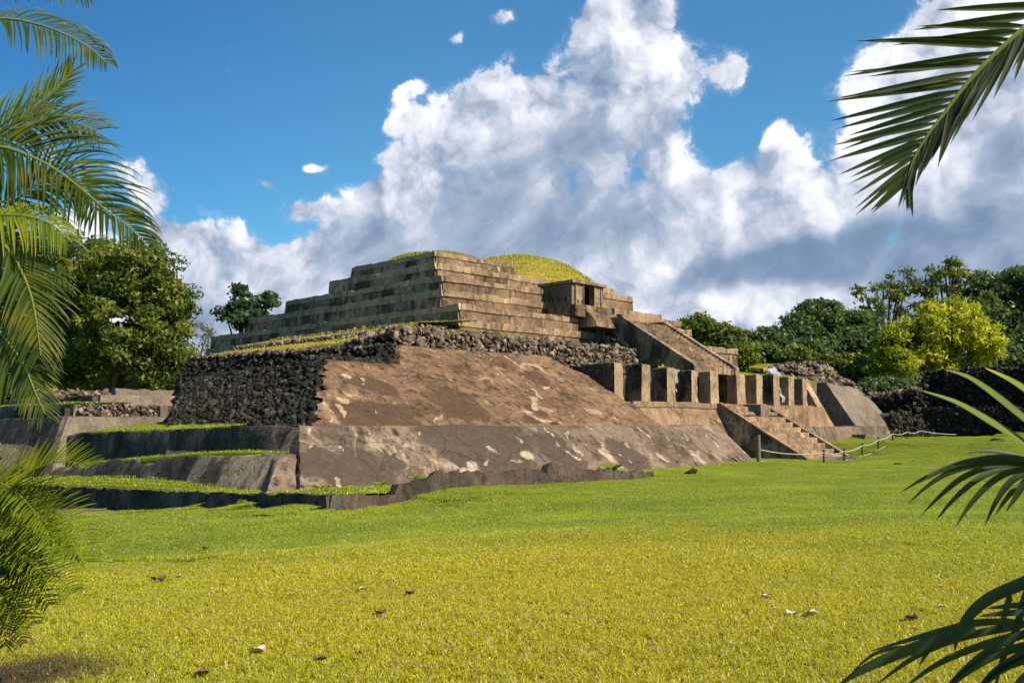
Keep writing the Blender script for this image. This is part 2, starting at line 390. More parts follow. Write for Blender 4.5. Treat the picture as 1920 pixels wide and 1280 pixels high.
M_COPE = concrete('pale tier coping', (.34, .235, .145), (.15, .10, .062), (.60, .45, .29), .9, .2, .3, lean=.6, black=.12)
M_COPES = concrete('shade-lifted weathered coping', (.46, .36, .24), (.25, .195, .13), (.62, .50, .36), .7, .2, .3, lean=.6, black=.30)  # flank coping, base lightened to lift the shade
M_SIDELIFT = concrete('shade-lifted weathered concrete', (.40, .31, .20), (.20, .155, .10), (.60, .48, .33), .9, .25, .5, lean=.5, black=.60)  # black lichen over a base lightened to lift the shaded sides
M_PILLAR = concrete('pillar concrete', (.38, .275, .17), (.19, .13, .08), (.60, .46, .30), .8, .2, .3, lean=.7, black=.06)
M_PILLARB = concrete('blackened shaded pillar concrete', (.26, .20, .13), (.12, .09, .06), (.5, .39, .27), .6, .2, .3, lean=.7, black=.7)  # black stain, with the shade of the left faces in the base
M_STEP = concrete('step concrete', (.33, .225, .135), (.15, .10, .06), (.56, .43, .28), .9, .3, .4, ochre=.3)
M_GREYC = concrete('grey slab concrete', (.21, .17, .128), (.115, .092, .07), (.36, .30, .23), .4, .3, .5)
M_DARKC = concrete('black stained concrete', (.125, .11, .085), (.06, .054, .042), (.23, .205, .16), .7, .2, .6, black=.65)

def stone_mat(name, ramp, gain=1.0):
    mt, g = new_mat(name)
    pos = g.n('ShaderNodeNewGeometry').outputs['Position']
    t = g.n('ShaderNodeAttribute', attribute_name='tint').outputs['Fac']
    rp = g.n('ShaderNodeValToRGB', i_0=t); e = rp.color_ramp.elements
    e[0].position = 0; e[0].color = (*ramp[0], 1); e[1].position = 1; e[1].color = (*ramp[-1], 1)
    for i, c in enumerate(ramp[1:-1]): q = e.new((i + 1) / (len(ramp) - 1)); q.color = (*c, 1)
    n = g.noise(pos, 9, 6, .65)
    c = g.mix(g.m('MULTIPLY', g.ss(n, .42, .7), .6), rp.outputs[0], tuple(x * .4 for x in ramp[0]))
    c = g.mix(g.m('MULTIPLY', g.ss(g.noise(pos, 14, 4, .7), .6, .7), .4), c, tuple(min(1, x * 1.3) for x in ramp[-1]))
    finish(g, c, .95, n, .7, .04, .1); return mt
M_RUB = stone_mat('brown field stone', [(.055, .045, .036), (.15, .115, .082), (.10, .08, .06), (.24, .18, .125), (.33, .265, .19)])
M_RUBD = stone_mat('black basalt stone', [(.010, .011, .009), (.028, .028, .022), (.018, .019, .016), (.05, .045, .034), (.095, .082, .062)])

def grass_mat(name, cols, dry=(.42, .33, .10), blade=True, yellow=.75):
    mt, g = new_mat(name)
    pos = g.n('ShaderNodeNewGeometry').outputs['Position']
    if blade:
        t = g.n('ShaderNodeAttribute', attribute_name='tint').outputs['Fac']
        hgt = g.n('ShaderNodeAttribute', attribute_name='hgt').outputs['Fac']
    else:
        t = g.noise(pos, 9, 6, .7); t = g.ss(t, .3, .7); hgt = None
    c = g.mix(g.m('MULTIPLY', t, 1.0), cols[0], cols[1])
    c = g.mix(g.ss(g.noise(pos, .45, 4, .6), .30, .75), c, g.mix(t, cols[1], cols[2]))
    big = g.ss(g.noise(pos, .16, 3, .5), .40, .66)
    c = g.mix(g.m('MULTIPLY', big, .35), c, cols[0])
    # warm glow painted into the turf colour in the foreground middle of the lawn
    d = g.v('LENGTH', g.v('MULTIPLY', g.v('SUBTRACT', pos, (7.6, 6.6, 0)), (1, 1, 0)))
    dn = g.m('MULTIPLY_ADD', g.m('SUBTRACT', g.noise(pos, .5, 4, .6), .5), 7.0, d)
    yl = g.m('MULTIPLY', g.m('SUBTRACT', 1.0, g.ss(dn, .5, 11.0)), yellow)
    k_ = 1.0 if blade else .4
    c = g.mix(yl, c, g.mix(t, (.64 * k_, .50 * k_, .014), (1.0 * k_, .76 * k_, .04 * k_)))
    if blade:
        c = g.mix(g.m('MULTIPLY', g.ss(t, .80, .86), .8), c, dry)        # straw blades, the palest also painting in glints
        c = g.mix(g.ss(t, .955, .96), c, (.75, .70, .48))
        c = g.mix(g.m('MULTIPLY', g.m('SUBTRACT', 1.0, g.ss(t, .0, .3)), .35), c, tuple(x * .35 for x in cols[0]))
        c = g.mix(g.m('MULTIPLY', g.m('SUBTRACT', 1.0, hgt), .22), c, (.24, .22, .04))
    # bare trodden earth by the left palm
    e = PZ(10, 1262, .3)
    de = g.v('LENGTH', g.v('MULTIPLY', g.v('SUBTRACT', pos, tuple(e)), (1, 1, 0)))
    de = g.m('MULTIPLY_ADD', g.m('SUBTRACT', g.noise(pos, 1.6, 4), .5), 1.6, de)
    c = g.mix(g.m('SUBTRACT', 1.0, g.ss(de, .15, 1.0)), c, (.13, .085, .05))
    finish(g, c, .42 if blade else .9, None if blade else g.noise(pos, 30, 4, .8), .8, .05, .5 if blade else .1,
           trans=(g.mix(.5, c, (.55, .70, .02)), .42) if blade else None)
    return mt
GC = [(.15, .25, .006), (.40, .48, .012), (.62, .64, .03)]
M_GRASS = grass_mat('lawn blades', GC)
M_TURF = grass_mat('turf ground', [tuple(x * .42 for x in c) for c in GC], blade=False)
M_MOUND = grass_mat('dry mound turf', [(.20, .17, .02), (.30, .25, .03), (.38, .30, .06)], blade=False, yellow=0)
M_MOUNDB = grass_mat('dry mound blades', [(.28, .25, .02), (.50, .42, .04), (.66, .50, .09)], yellow=0)
def plain(name, col, rough=.8, n=.3, spec=.3):
    mt, g = new_mat(name); pos = g.n('ShaderNodeNewGeometry').outputs['Position']
    f = g.noise(pos, 12, 6, .65); c = g.mix(g.m('MULTIPLY', g.ss(f, .35, .7), n), col, tuple(x * .45 for x in col))
    finish(g, c, rough, f, .3, .01, spec); return mt
M_ROPE = plain('white rope', (.48, .44, .37)); M_POST = plain('dark iron post', (.03, .028, .026), .6)
M_WOOD = plain('grey post wood', (.16, .13, .10)); M_PLASTIC = plain('white plastic sheet', (.30, .32, .34), .3, .35, .6)
M_SOIL = plain('dark earth', (.06, .045, .032), .95, .6)
# ------------------------------------------------------------------ ground
CTRL = [(p.x, p.y, p.z) for p in [
    PZ(960, 1280, .30), PZ(300, 1280, .28), PZ(1600, 1280, .32), PZ(0, 1180, .15), PZ(500, 1100, .12), PZ(960, 1050, .25), PZ(1500, 1050, .35),
    PZ(1900, 1000, .4), PZ(615, 963, -.38), PZ(300, 960, -.92), PZ(150, 966, -1.45), PZ(0, 980, -1.6), PZ(200, 1050, -.55), PZ(450, 1010, -.35), PZ(760, 948, -.12), PZ(850, 916, .13),
    PZ(1040, 909, .06), PZ(1225, 901, 0.0), PZ(1400, 900, .05), PZ(1600, 900, .1)]]
CTRL += [(0, 0, .32), (3, 9, .3), (9, 3, .32), (-6, 10, .2), (-10, 30, -.8), (0, 30, -.9), (10, 40, -1.6), (0, 60, -1.8), (16, 26, 0.05), (30, 25, .1), (42, 24.5, .18), (46, 24, .2), (51, 24.5, .2),
         (20, 21.5, .13), (36, 22, .05), (25, 12, .15), (35, 15, .1), (45, 18, .1), (30, 5, .5), (45, 8, .8), (60, 10, 1.2), (60, 20, .95), (55, 22, .45), (59, 27.2, 1.3), (54.5, 26.6, 1.0), (64, 25.5, 1.25),
         (66, 22, 1.15), (70, 15, 1.5), (75, 5, 1.6), (90, 30, 1.2), (60, -10, .8), (20, -10, .4), (40, -20, .5), (-20, 0, .3), (60, 60, 1), (20, 60, 0), (100, 100, 1), (150, 50, 1), (50, 150, 1), (-30, 60, -1.5), (0, 120, -1)]
NFIRST = len(CTRL)
CURB = [(615, 963, 930), (660, 962, 931), (700, 958, 930), (728, 953, 933), (745, 950, 934), (752, 948, 918), (775, 940, 914), (815, 925, 905), (822, 922, 896), (850, 916, 895), (900, 913, 892), (960, 912, 890),
        (1030, 910, 890), (1036, 909, 876), (1055, 909, 878), (1085, 907, 884), (1130, 905, 890), (1180, 903, 888), (1222, 899, 890), (1234, 896, 894)]
YC = 21.3
CTRL += [tuple(PY(px, yb, YC - .1)) for px, yb, yt in CURB]
for px, yb, yt in CURB: _p = PY(px, yb, YC - .1); CTRL += [(_p.x - .2, _p.y - 1.2, _p.z - .01), (_p.x, _p.y + 1.0, min(.16, _p.z + .12))]
CTRL += [(14.3, y, -.36 - .055 * (y - 21.5)) for y in (24, 27, 31, 35, 40, 45)] + [(13.0, y, -.38 - .055 * (y - 21.5)) for y in (22, 27, 33, 40)]
POSTS = [(1423, 867, 815, 46.0), (1545, 873, 846, 48.5), (1583, 866, 844, 51), (1617, 857, 833, 53), (1647, 845, 822, 55.5), (1674, 828.5, 811, 58), (1701, 824.5, 808, 61), (1725, 823, 806, 64)]
CTRL += [tuple(PD(q[0], q[1], q[3])) for q in POSTS] + [tuple(PD(1770, 826, 66)), tuple(PD(1835, 814, 68)), tuple(PD(1900, 813, 62)), tuple(PD(1860, 830, 52))]
CA = np.array(CTRL); SOFT = np.where(np.arange(len(CA)) < NFIRST, 3.5, .35)
def ground_z(x, y):
    x = np.asarray(x, float); y = np.asarray(y, float)
    d2 = (x[..., None] - CA[:, 0]) ** 2 + (y[..., None] - CA[:, 1]) ** 2
    wt = SOFT ** .9 / (d2 + SOFT) ** 1.9
    z = (wt * CA[:, 2]).sum(-1) / wt.sum(-1)
    return z + .018 * np.sin(x * .6 + 1.3 * np.sin(y * .4)) * np.cos(y * .5)
def axis(lo, hi, step, far):
    a = list(np.arange(lo, hi, step)); s = step
    while a[-1] < far: s *= 1.25; a.append(a[-1] + s)
    s = step; b = []
    q = lo
    while q > -far: s *= 1.25; q -= s; b.append(q)
    return np.array(b[::-1] + a)
gx = axis(-12, 80, .4, 1800); gy = axis(-12, 50, .4, 1800)
X, Y = np.meshgrid(gx, gy); Zg = ground_z(X, Y)
ny, nx = X.shape; ii = np.arange(ny * nx).reshape(ny, nx)
Fg = np.stack([ii[:-1, :-1], ii[:-1, 1:], ii[1:, 1:], ii[1:, :-1]], -1).reshape(-1, 4)
ground = mesh_obj('ground', np.stack([X, Y, Zg - .014], -1).reshape(-1, 3), Fg, M_TURF, smooth='all', origin=(0, 0, 0)); tag(ground, kind='structure')
def gz(x, y): return float(ground_z(x, y))

def blade_block(P, H, W, lean=.5, seg2=True):
    """numpy grass blades: P roots (n,3), H heights, W widths -> V, F, tint, hgt"""
    n = len(P); a = RNG.uniform(0, 2 * np.pi, n); b = RNG.uniform(0, 2 * np.pi, n)
    side = np.stack([np.cos(a), np.sin(a), np.zeros(n)], -1); ln = np.stack([np.cos(b), np.sin(b), np.zeros(n)], -1)
    l = RNG.uniform(.1, lean * 1.6, n)
    up = np.array([0, 0, 1.0])
    mid = P + up * (H * .6)[:, None] + ln * (H * l * .35)[:, None]
    tip = P + up * (H * (1 - .35 * l))[:, None] + ln * (H * l)[:, None]
    s = side * (W / 2)[:, None]
    V = np.stack([P - s, P + s, mid + s * .8, mid - s * .8, tip], 1)
    b0 = (np.arange(n) * 5)[:, None]
    F = np.concatenate([b0 + [0, 1, 2], b0 + [0, 2, 3], b0 + [3, 2, 4]], 0)
    t = np.repeat(RNG.random(n), 5); h = np.tile([0, 0, .6, .6, 1.0], n)
    return V.reshape(-1, 3), F, t, h
def grass_on(name, polyfn, n, h, wd, mat, parent=None, **kw):
    P = polyfn(n); V, F, t, hh = blade_block(P, h * RNG.uniform(.5, 1.3, len(P)), wd * RNG.uniform(.7, 1.3, len(P)))
    o = mesh_obj(name, V, F, mat, parent, attrs={'tint': t, 'hgt': hh}); return o
def quad_pts(a, b, c, d):
    a, b, c, d = [np.array(q, float) for q in (a, b, c, d)]
    def f(n):
        u = RNG.random((n, 1)); v = RNG.random((n, 1)); return (a * (1 - u) + b * u) * (1 - v) + (d * (1 - u) + c * u) * v
    return f
def turf_strip(parent, pts_front, pts_back, n, h=.12, wd=.03, mat=None, matg=None, thick=.25, name='grass_ledge', kind_part=True):
    """a strip of turf between two polylines with blades on it"""
    mat = mat or M_GRASS; matg = matg or M_TURF
    A = [Vector(p) for p in pts_front]; B = [Vector(p) for p in pts_back]
    V = []; F = []; k = len(A)
    nr = 4
    for r in range(nr + 1):
        for a, b in zip(A, B):
            p = a.lerp(b, r / nr); p.z += .06 * nz(p, 1.1) + .03; V.append(p)
    V += [p - Vector((0, 0, thick)) for p in V[:k]]
    for r in range(nr):
        for i in range(k - 1): F.append((r * k + i, r * k + i + 1, (r + 1) * k + i + 1, (r + 1) * k + i))
    o0 = (nr + 1) * k
    for i in range(k - 1): F.append((o0 + i, o0 + i + 1, i + 1, i))
    o = mesh_obj(name, V, F, matg, parent, 'all')
    Ls = np.array([(A[i + 1] - A[i]).length * ((A[i] - B[i]).length + .05) for i in range(k - 1)]); cnt = RNG.multinomial(n, Ls / Ls.sum())
    P = np.concatenate([quad_pts(A[i], A[i + 1], B[i + 1], B[i])(c) for i, c in enumerate(cnt)])
    V, F, t, hh = blade_block(P, h * RNG.uniform(.5, 1.3, len(P)), wd * RNG.uniform(.7, 1.3, len(P)))
    tag(mesh_obj('grass', V, F, mat, o, attrs={'tint': t, 'hgt': hh}), kind='stuff'); return o

# ------------------------------------------------------------------ the stepped pyramid
pyr = empty('stepped_pyramid', (34.8, 38.8, 0), 'great stepped pyramid of brown plastered terraces with rubble edges rising beyond the lawn', 'pyramid')
def blk(name, corners, mat, parent=pyr, **kw):
    mb = MB(); hexa(mb, corners, **kw); return mb.build(name, mat, parent)
# foot talud (lit front, shadowed left end)
a_bl, a_br = PY(560, 921, 25.3), PY(1417, 865, 25.3)
a_tl, a_tr = PY(560, 798.5, 27.3), PY(1347, 797.5, 27.3)
a_tl.z = a_tr.z = 2.0
LINES = {'foot': [((734, 800), (737, 848), (754, 873), (747, 893), (742, 912), .035), ((783, 797), (793, 828), (807, 862), (821, 890), (826, 904), .085), ((817, 872), (835, 870), (846, 896), .05), ((896, 800), (899, 815), (908, 836), .04),
    ((872, 890), (890, 868), (905, 890), .30), ((912, 848), (917, 870), (918, 893), .10), ((914, 842), (948, 850), (979, 862), (996, 853), (979, 828), (966, 799), .12), ((985, 850), (990, 856), .3), ((1026, 803), (1043, 834), (1060, 845), (1082, 864), .08),
    ((1029, 800), (1057, 808), (1080, 842), .10), ((1040, 830), (1069, 846), (1101, 872), .10), ((1056, 798), (1074, 822), (1088, 848), (1103, 880), .08), ((1136, 847), (1136, 850), .42), ((1178, 831), (1179, 833), .2), ((1262, 848), (1274, 853), .22),
    ((1305, 848), (1325, 868), .24), ((1095, 800), (1120, 812), (1145, 835), .12), ((1200, 800), (1230, 830), .10), ((1262, 800), (1300, 835), (1320, 850), .09), ((1320, 802), (1350, 838), .08), ((1165, 850), (1190, 868), .09), ((1230, 845), (1250, 866), .09),
    ((610, 905), (620, 888), (635, 890), (642, 910), .09), ((640, 884), (700, 888), (742, 895), .022), ((578, 799), (580, 840), .09), ((615, 799), (640, 806), .05), ((682, 806), (698, 812), .09), ((645, 834), (648, 838), .07), ((560, 852), (735, 850), .014),
    ((1150, 858), (1160, 872), .07), ((1285, 806), (1292, 815), .12), ((1215, 812), (1222, 818), .12), ((1243, 822), (1250, 830), .1)],
  'upper': [((951, 671), (973, 687), (1004, 685), (1021, 699), (1024, 727), .16), ((1007, 667), (1018, 690), .10), ((1001, 744), (990, 772), (1018, 793), (1029, 786), .2), ((990, 707), (1004, 732), .14), ((1007, 732), (1018, 755), .12), ((759, 688), (768, 706), .04),
    ((810, 690), (824, 718), .035), ((834, 690), (844, 718), .045), ((915, 702), (928, 732), .045), ((925, 696), (945, 737), .04), ((962, 722), (979, 755), (990, 775), .035), ((937, 749), (945, 785), .035), ((908, 660), (917, 681), .05), ((818, 773), (824, 796), .08), ((771, 690), (812, 690), .04),
    ((645, 700), (658, 706), .22), ((676, 700), (683, 712), (690, 722), .13), ((700, 760), (703, 796), .05), ((1048, 706), (1055, 715), .04), ((1070, 705), (1077, 716), .04), ((1050, 740), (1068, 765), (1080, 790), .035), ((612, 672), (690, 684), .03), ((880, 668), (886, 690), .03), ((640, 745), (650, 780), .16), ((618, 760), (622, 790), .14)]}
DARKS = {'foot': [(835, 815, 1.6, 1.0), (870, 812, 1.8, .9), (886, 873, .9, 1.0), (935, 812, 1.9, .9), (740, 868, .5, .9), (940, 875, 1.6, 1.0), (1050, 850, 1.3, .9), (680, 895, 1.6, .8), (590, 870, .8, .5), (1180, 855, 1.3, .7), (880, 850, .9, .9)],
  'upper': [(1003, 707, .85, 1.1), (993, 762, .5, .9), (1013, 772, .38, 1.0), (700, 720, 1.0, .8), (680, 780, 1.3, .7), (860, 760, 1.5, .5), (740, 780, 1.2, .6), (1000, 790, .5, .8)]}
def mark_attrs(V, which, plane):
    V = np.array([(Vector(v) + mn.noise_vector(Vector(v) * .9) * .42 + mn.noise_vector(Vector(v) * 2.7) * .16)[:] for v in V]); pale = np.full(len(V), 9.0); drk = np.full(len(V), 9.0)
    for ln in LINES[which]:
        wd = max(.035, ln[-1] * .85); pts = [np.array(plane(*q)[:]) for q in ln[:-1]]
        for a, b in zip(pts[:-1], pts[1:]):
            ab = b - a; t = np.clip(((V - a) @ ab) / max(1e-9, ab @ ab), 0, 1); d = np.linalg.norm(V - (a + t[:, None] * ab), axis=1)
            pale = np.minimum(pale, d / wd)
    for px, py, r_, _s in DARKS[which]:
        a = np.array(plane(px, py)[:]); drk = np.minimum(drk, np.linalg.norm(V - a, axis=1) / r_)
    return {'paled': np.minimum(pale, 4), 'darkd': np.minimum(drk, 4)}
def marked(name, corners, mat, which, plane, torn=False, **kw):
    mb = MB(); hexa(mb, corners, **kw); V = [Vector(v) for v in mb.V]
    if torn:                                        # the plaster's broken left edge
        for k, v in enumerate(V):
            xe = x_l0 + (x_l1 - x_l0) * (v.z - 2) / (zl - 2) if v.z > 2 else x_l0
            f = max(0, 1 - (v.x - xe) / .5)
            if f > 0: v.x -= f * (.30 * nz((0, 0, v.z), 1.4, 5) + .42 * nz((0, 0, v.z), 4.3, 2) + .25 * nz((0, 0, v.z), 11, 2) + .12)
        mb.V = [v[:] for v in V]
    return mesh_obj(name, mb.V, mb.F, mat, pyr, 40, mark_attrs(V, which, plane))
def plane_from(a, b, c):
    n_ = (Vector(b) - Vector(a)).cross(Vector(c) - Vector(a))
    def f(px, py): r = ray(px, py); return CAM + r * ((Vector(a) - CAM).dot(n_) / r.dot(n_))
    return f
marked('lower_talud', face_block(a_bl, a_br, a_tr, a_tl, (0, 4.5, 0)), M_FOOT, 'foot', plane_from(a_bl, a_br, a_tl), amp=.03, wear=.05, big=.06, fine=.14)
XL = a_tl.x                                        # left shadowed wall of the foot terrace, eroded top
def leftwall(px0, py0, x, y0, y1, z0a, z0b, z1a, z1b, mat, name, jag=.0, bat=.35, deep=6, **kw):
    c = [(x - bat, y0, z0a), (x + deep, y0, z0a), (x + deep, y1, z0b), (x - bat, y1, z0b), (x, y0, z1a), (x + deep, y0, z1a), (x + deep, y1, z1b), (x, y1, z1b)]
    return blk(name, c, mat, jag=jag, **kw)
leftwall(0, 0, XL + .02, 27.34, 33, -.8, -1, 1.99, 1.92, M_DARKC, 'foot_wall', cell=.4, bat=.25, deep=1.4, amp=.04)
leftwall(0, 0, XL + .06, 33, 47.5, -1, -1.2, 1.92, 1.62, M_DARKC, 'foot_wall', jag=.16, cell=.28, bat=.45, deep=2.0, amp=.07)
# lower-left talud with its narrow lit end
b0 = PY(500, 922, 25.35); b1 = PY(556.5, 921, 25.35); t0 = PY(527, 851.5, 26.5); t1 = PY(556.5, 850, 26.5)
blk('end_talud', face_block(b0, b1, t1, t0, (0, 1.2, 0), below=.8), M_FOOT2, cell=.3, amp=.02)
zt = t0.z
blk('side_talud', [(b0.x - .05, 25.5, -.8), (XL + 1, 25.5, -.8), (XL + 1, 32, -.9), (b0.x + .2, 32, -.9),
                   (t0.x - .02, 26.6, zt - .01), (XL + 1, 26.6, zt - .01), (XL + 1, 32, zt - .12), (t0.x + .05, 32, zt - .12)], M_SIDELIFT, cell=.3, amp=.04, big=.08)
blk('side_talud', [(b0.x + .2, 31.9, -1), (XL + 1, 31.9, -1), (XL + 1, 47, -1.4), (b0.x + .6, 47, -1.4),
                   (t0.x + .05, 31.9, zt - .12), (XL + 1, 31.9, zt - .12), (XL + 1, 47, .1), (t0.x + .5, 47, .1)], M_DARKC, cell=.28, amp=.09, jag=.22, big=.15)
# upper talud: one sloping plane, lower part reaches further left
SL = 3.6 / 6.0
def tal(px, py):
    r = ray(px, py)                                   # meet plane z-2 = SL*(Y-27.9)
    t = (2 - EYE - SL * 27.9) / (r.z - SL * r.y); return CAM + r * t
def ragged(mb, pts, thick):
    """slab with a traced face on the talud plane and thickness inwards"""
    nrm = Vector((0, -SL, 1)).normalized(); n = len(pts)
    V = [p for p in pts] + [p - nrm * thick for p in pts]
    F = [tuple(range(n)), tuple(range(2 * n - 1, n - 1, -1))] + [(i, i + n, (i + 1) % n + n, (i + 1) % n) for i in range(n)]
    return mb.add(V, F)
lt_tl, lt_tr = tal(612, 671), tal(760, 684); lt_bl, lt_br = tal(590, 797), tal(1190, 797)
zl = 4.62; yl = 27.9 + (zl - 2) / SL
x_l0 = lt_bl.x; x_l1 = lt_tl.x
def on(x, z): return Vector((x, 27.9 + (z - 2) / SL, z))
marked('upper_talud', face_block(on(x_l0, 2.0), on(38.2, 2.0), on(37.6, zl), on(x_l1, zl), (0, 2.2, 0), below=.5), M_TALUD, 'upper', tal, torn=True, amp=.035, big=.09, wear=.08, fine=.14)
zu = 5.58; xu0 = tal(747, 646).x
marked('upper_talud', face_block(on(25.4, zl - .02), on(37.6, zl - .02), on(36.4, zu), on(xu0, zu), (0, 3, 0), below=.1), M_TALUD, 'upper', tal, amp=.03, big=.06, wear=.08, fine=.14)
# rubble talud on the left flank
def seg(name, bl, br, tr, tl, mat, depth=(1.2, 0, 0), **kw):
    blk(name, face_block(bl, br, tr, tl, depth, below=.3), mat, cell=.6, amp=.05)
r1_br, r1_bl = Vector((x_l0 - .02, 28.05, 1.9)), Vector((18.3, 38.6, 1.9))
r1_tr, r1_tl = Vector((x_l1 - .05, 32.4, 4.6)), Vector((21.9, 44.6, 4.15))
def inset(q, k=.22): return [Vector(p) + Vector((k, 0, -.1)) for p in q]
core = inset([r1_bl, r1_br, r1_tr, r1_tl]); blk('rubble_core', face_block(*core, (6, 0, 0), below=1.5), M_DARKC, cell=.7)
rubble('rubble_talud', r1_bl, r1_br, r1_tr, r1_tl, 0.19, M_RUBD, pyr, jit=.4)
# its far sloping end
e_bl = Vector((18.3, 38.5, 1.7)); e_tl = Vector((21.9, 44.5, 4.1)); e_far = Vector((27, 44.5, 4.1))
rubble('rubble_crest', (x_l1 - .1, 32.3, 4.55), (25.5, 32.5, 4.55), (25.9, 34.2, 4.8), (x_l1, 34.4, 4.8), .24, M_RUBD, pyr, jit=.3)
# second rubble course (left), then turf steps
def side_course(x0, x1, y0, y1, z0, z1a, z1b, size, mat, core_mat=M_DARKC, name='rubble_course', deep=3.0, z0b=None):
    z0b = z0 if z0b is None else z0b
    bl, br, tr, tl = (x0, y1, z0b), (x0, y0, z0), (x1, y0, z1a), (x1, y1, z1b)
    c = inset([bl, br, tr, tl], .2); blk('rubble_core', face_block(*c, (deep, 0, 0), below=.4), core_mat, cell=.8)
    return rubble(name, bl, br, tr, tl, size, mat, pyr, jit=.35)
side_course(25.3, 26.3, 34.2, 53.0, 4.1, 5.55, 5.95, .22, M_RUBD, deep=5, z0b=4.2)
rubble('rubble_course', (25.3, 34.3, 4.3), (25.2, 32.5, 4.5), (26.4, 33.8, 5.5), (26.3, 34.6, 5.55), .22, M_RUBD, pyr, jit=.4)
rubble('rubble_course', (26.1, 52.8, 5.85), (26.1, 34.4, 5.5), (26.7, 34.6, 5.62), (26.7, 52.8, 5.98), .17, M_RUB, pyr, jit=.4)   # sunlit crest
side_course(28.1, 28.4, 36.6, 51.5, 6.0, 6.58, 6.62, .17, M_RUB, deep=3)
side_course(30.0, 30.3, 37.4, 50, 6.6, 7.08, 7.12, .17, M_RUB, deep=3)
rubble('rubble_corner', (26.2, 37.5, 5.75), (26.5, 34.4, 6.1), (29.5, 34.9, 6.6), (28.6, 37.5, 6.45), .24, M_RUB, pyr, jit=.4)
blk('rubble_core', [(28.6, 35.0, 4.5), (34.8, 35.0, 4.5), (34.8, 42, 4.5), (29.6, 42, 4.5), (30.0, 35.6, 6.7), (34.8, 35.6, 6.75), (34.8, 42, 6.85), (30.4, 42, 6.8)], M_SOIL, cell=.6, amp=.08)
rubble('rubble_corner', (28.3, 38.5, 6.35), (28.6, 35.2, 6.5), (31, 35.5, 6.75), (30.4, 38.5, 6.8), .22, M_RUB, pyr, jit=.4)
turf_strip(pyr, [(26.6, y, 5.84 + .04 * math.sin(y)) for y in range(36, 54, 2)], [(28.3, y, 6.34) for y in range(36, 54, 2)], 4200, .1, .04, mat=M_MOUNDB, matg=M_MOUND)
turf_strip(pyr, [(28.5, y, 6.60) for y in range(37, 53, 2)], [(30.2, y, 6.95) for y in range(37, 53, 2)], 4200, .1, .04, mat=M_MOUNDB, matg=M_MOUND)
turf_strip(pyr, [(30.4, y, 7.10) for y in range(37, 52, 2)], [(34.6, y, 7.5) for y in range(37, 52, 2)], 5000, .1, .04, mat=M_MOUNDB, matg=M_MOUND)
blk('rubble_core', [(22, 34, 3.2), (34, 34, 3.2), (34, 44, 3.2), (22, 44, 3.2), (22.2, 34.2, 4.5), (34, 34.2, 4.5), (34, 44, 4.35), (22.2, 44, 4.2)], M_SOIL, cell=1.2)
# front rubble wall above the talud
f0, f1 = PY(737, 611, 34.3), PY(1190, 650, 34.3)
fz = 6.42
rubble('rubble_wall', (26.5, 34.05, 5.5), (f1.x, 34.05, 5.35), (f1.x, 34.35, fz), (26.6, 34.35, fz), .23, M_RUB, pyr, jit=.35, jag=.12)
rubble('rubble_wall', (26.5, 34.35, fz - .1), (f1.x, 34.35, fz - .1), (f1.x, 34.9, fz + .03), (26.6, 34.9, fz + .03), .23, M_RUB, pyr, jit=.3)
rubble('rubble_wall', (37.2, 33.9, 4.6), (f1.x + .1, 33.9, 4.3), (f1.x + .1, 34.05, 5.55), (36.6, 34.0, 5.6), .23, M_RUB, pyr, jit=.35)
blk('rubble_core', [(26.4, 34.2, 2), (f1.x - .1, 34.2, 2), (f1.x - .1, 39, 2), (26.4, 39, 2), (27.3, 34.5, 6.28), (f1.x - .1, 34.5, 6.3), (f1.x - .1, 39, 6.95), (31.0, 39, 7.0)], M_SOIL, cell=.8)
turf_strip(pyr, [(x, 34.75, 6.40) for x in np.arange(27.6, 38.7, 1)], [(x + 3.4 * (38.6 - x) / 11, 38.9, 7.14) for x in np.arange(27.6, 38.7, 1)], 9000, .11, .03, mat=M_MOUNDB, matg=M_MOUND)
turf_strip(pyr, [(x, 34.9, 6.36) for x in np.arange(38.4, 44, 1)], [(x, 38.9, 6.9) for x in np.arange(38.4, 44, 1)], 500, .06, .03, mat=M_MOUNDB, matg=M_SOIL)
# upper tiers -----------------------------------------------------------
def tier(x0, y0, x1, y1, z0, z1, b=.12, mat=M_TIER, name='tier', cell=.5, **kw):
    """terrace course: lit front in warm concrete with its own weathered flank skin, its colour lightened against the shade"""
    kw.setdefault('jag', .05); o = blk(name, box8(x0, x1, y0, y1, z0, z1, b, b), mat, cell=cell, amp=.04, big=.07, **kw)
    ch = min(.42, (z1 - max(z0, z1 - 1.3)) * .36)
    blk('coping', box8(x0 + b - .02, x1 - .05, y0 + b - .075, y0 + b + .3, z1 - ch, z1 + .012), M_COPE, cell=.28, amp=.035, big=.03, wear=.08, jag=.09)
    return o
def flank(x0, y0, y1, z0, z1, b=.12, mat=M_SIDELIFT):
    ch = min(.42, (z1 - max(z0, z1 - 1.3)) * .36)
    blk('flank_coping', box8(x0 - .13 + b, x0 + .3, y0 + b - .04, y1 - .1, z1 - ch, z1 + .03), M_COPES, cell=.28, amp=.035, big=.03, wear=.08, jag=.09)
    return blk('tier_flank', [(x0 - .06, y0 + .10, z0), (x0 + .7, y0 + .10, z0), (x0 + .7, y1, z0), (x0 - .06, y1, z0),
                              (x0 - .06 + b, y0 + .10 + b, z1), (x0 + .7, y0 + .10 + b, z1), (x0 + .7, y1, z1), (x0 - .06 + b, y1, z1)], mat, cell=.5, amp=.025, big=.05)
def zat(px, py, y): return PY(px, py, y).z
def xat(px, y): return PY(px, 600, y).x
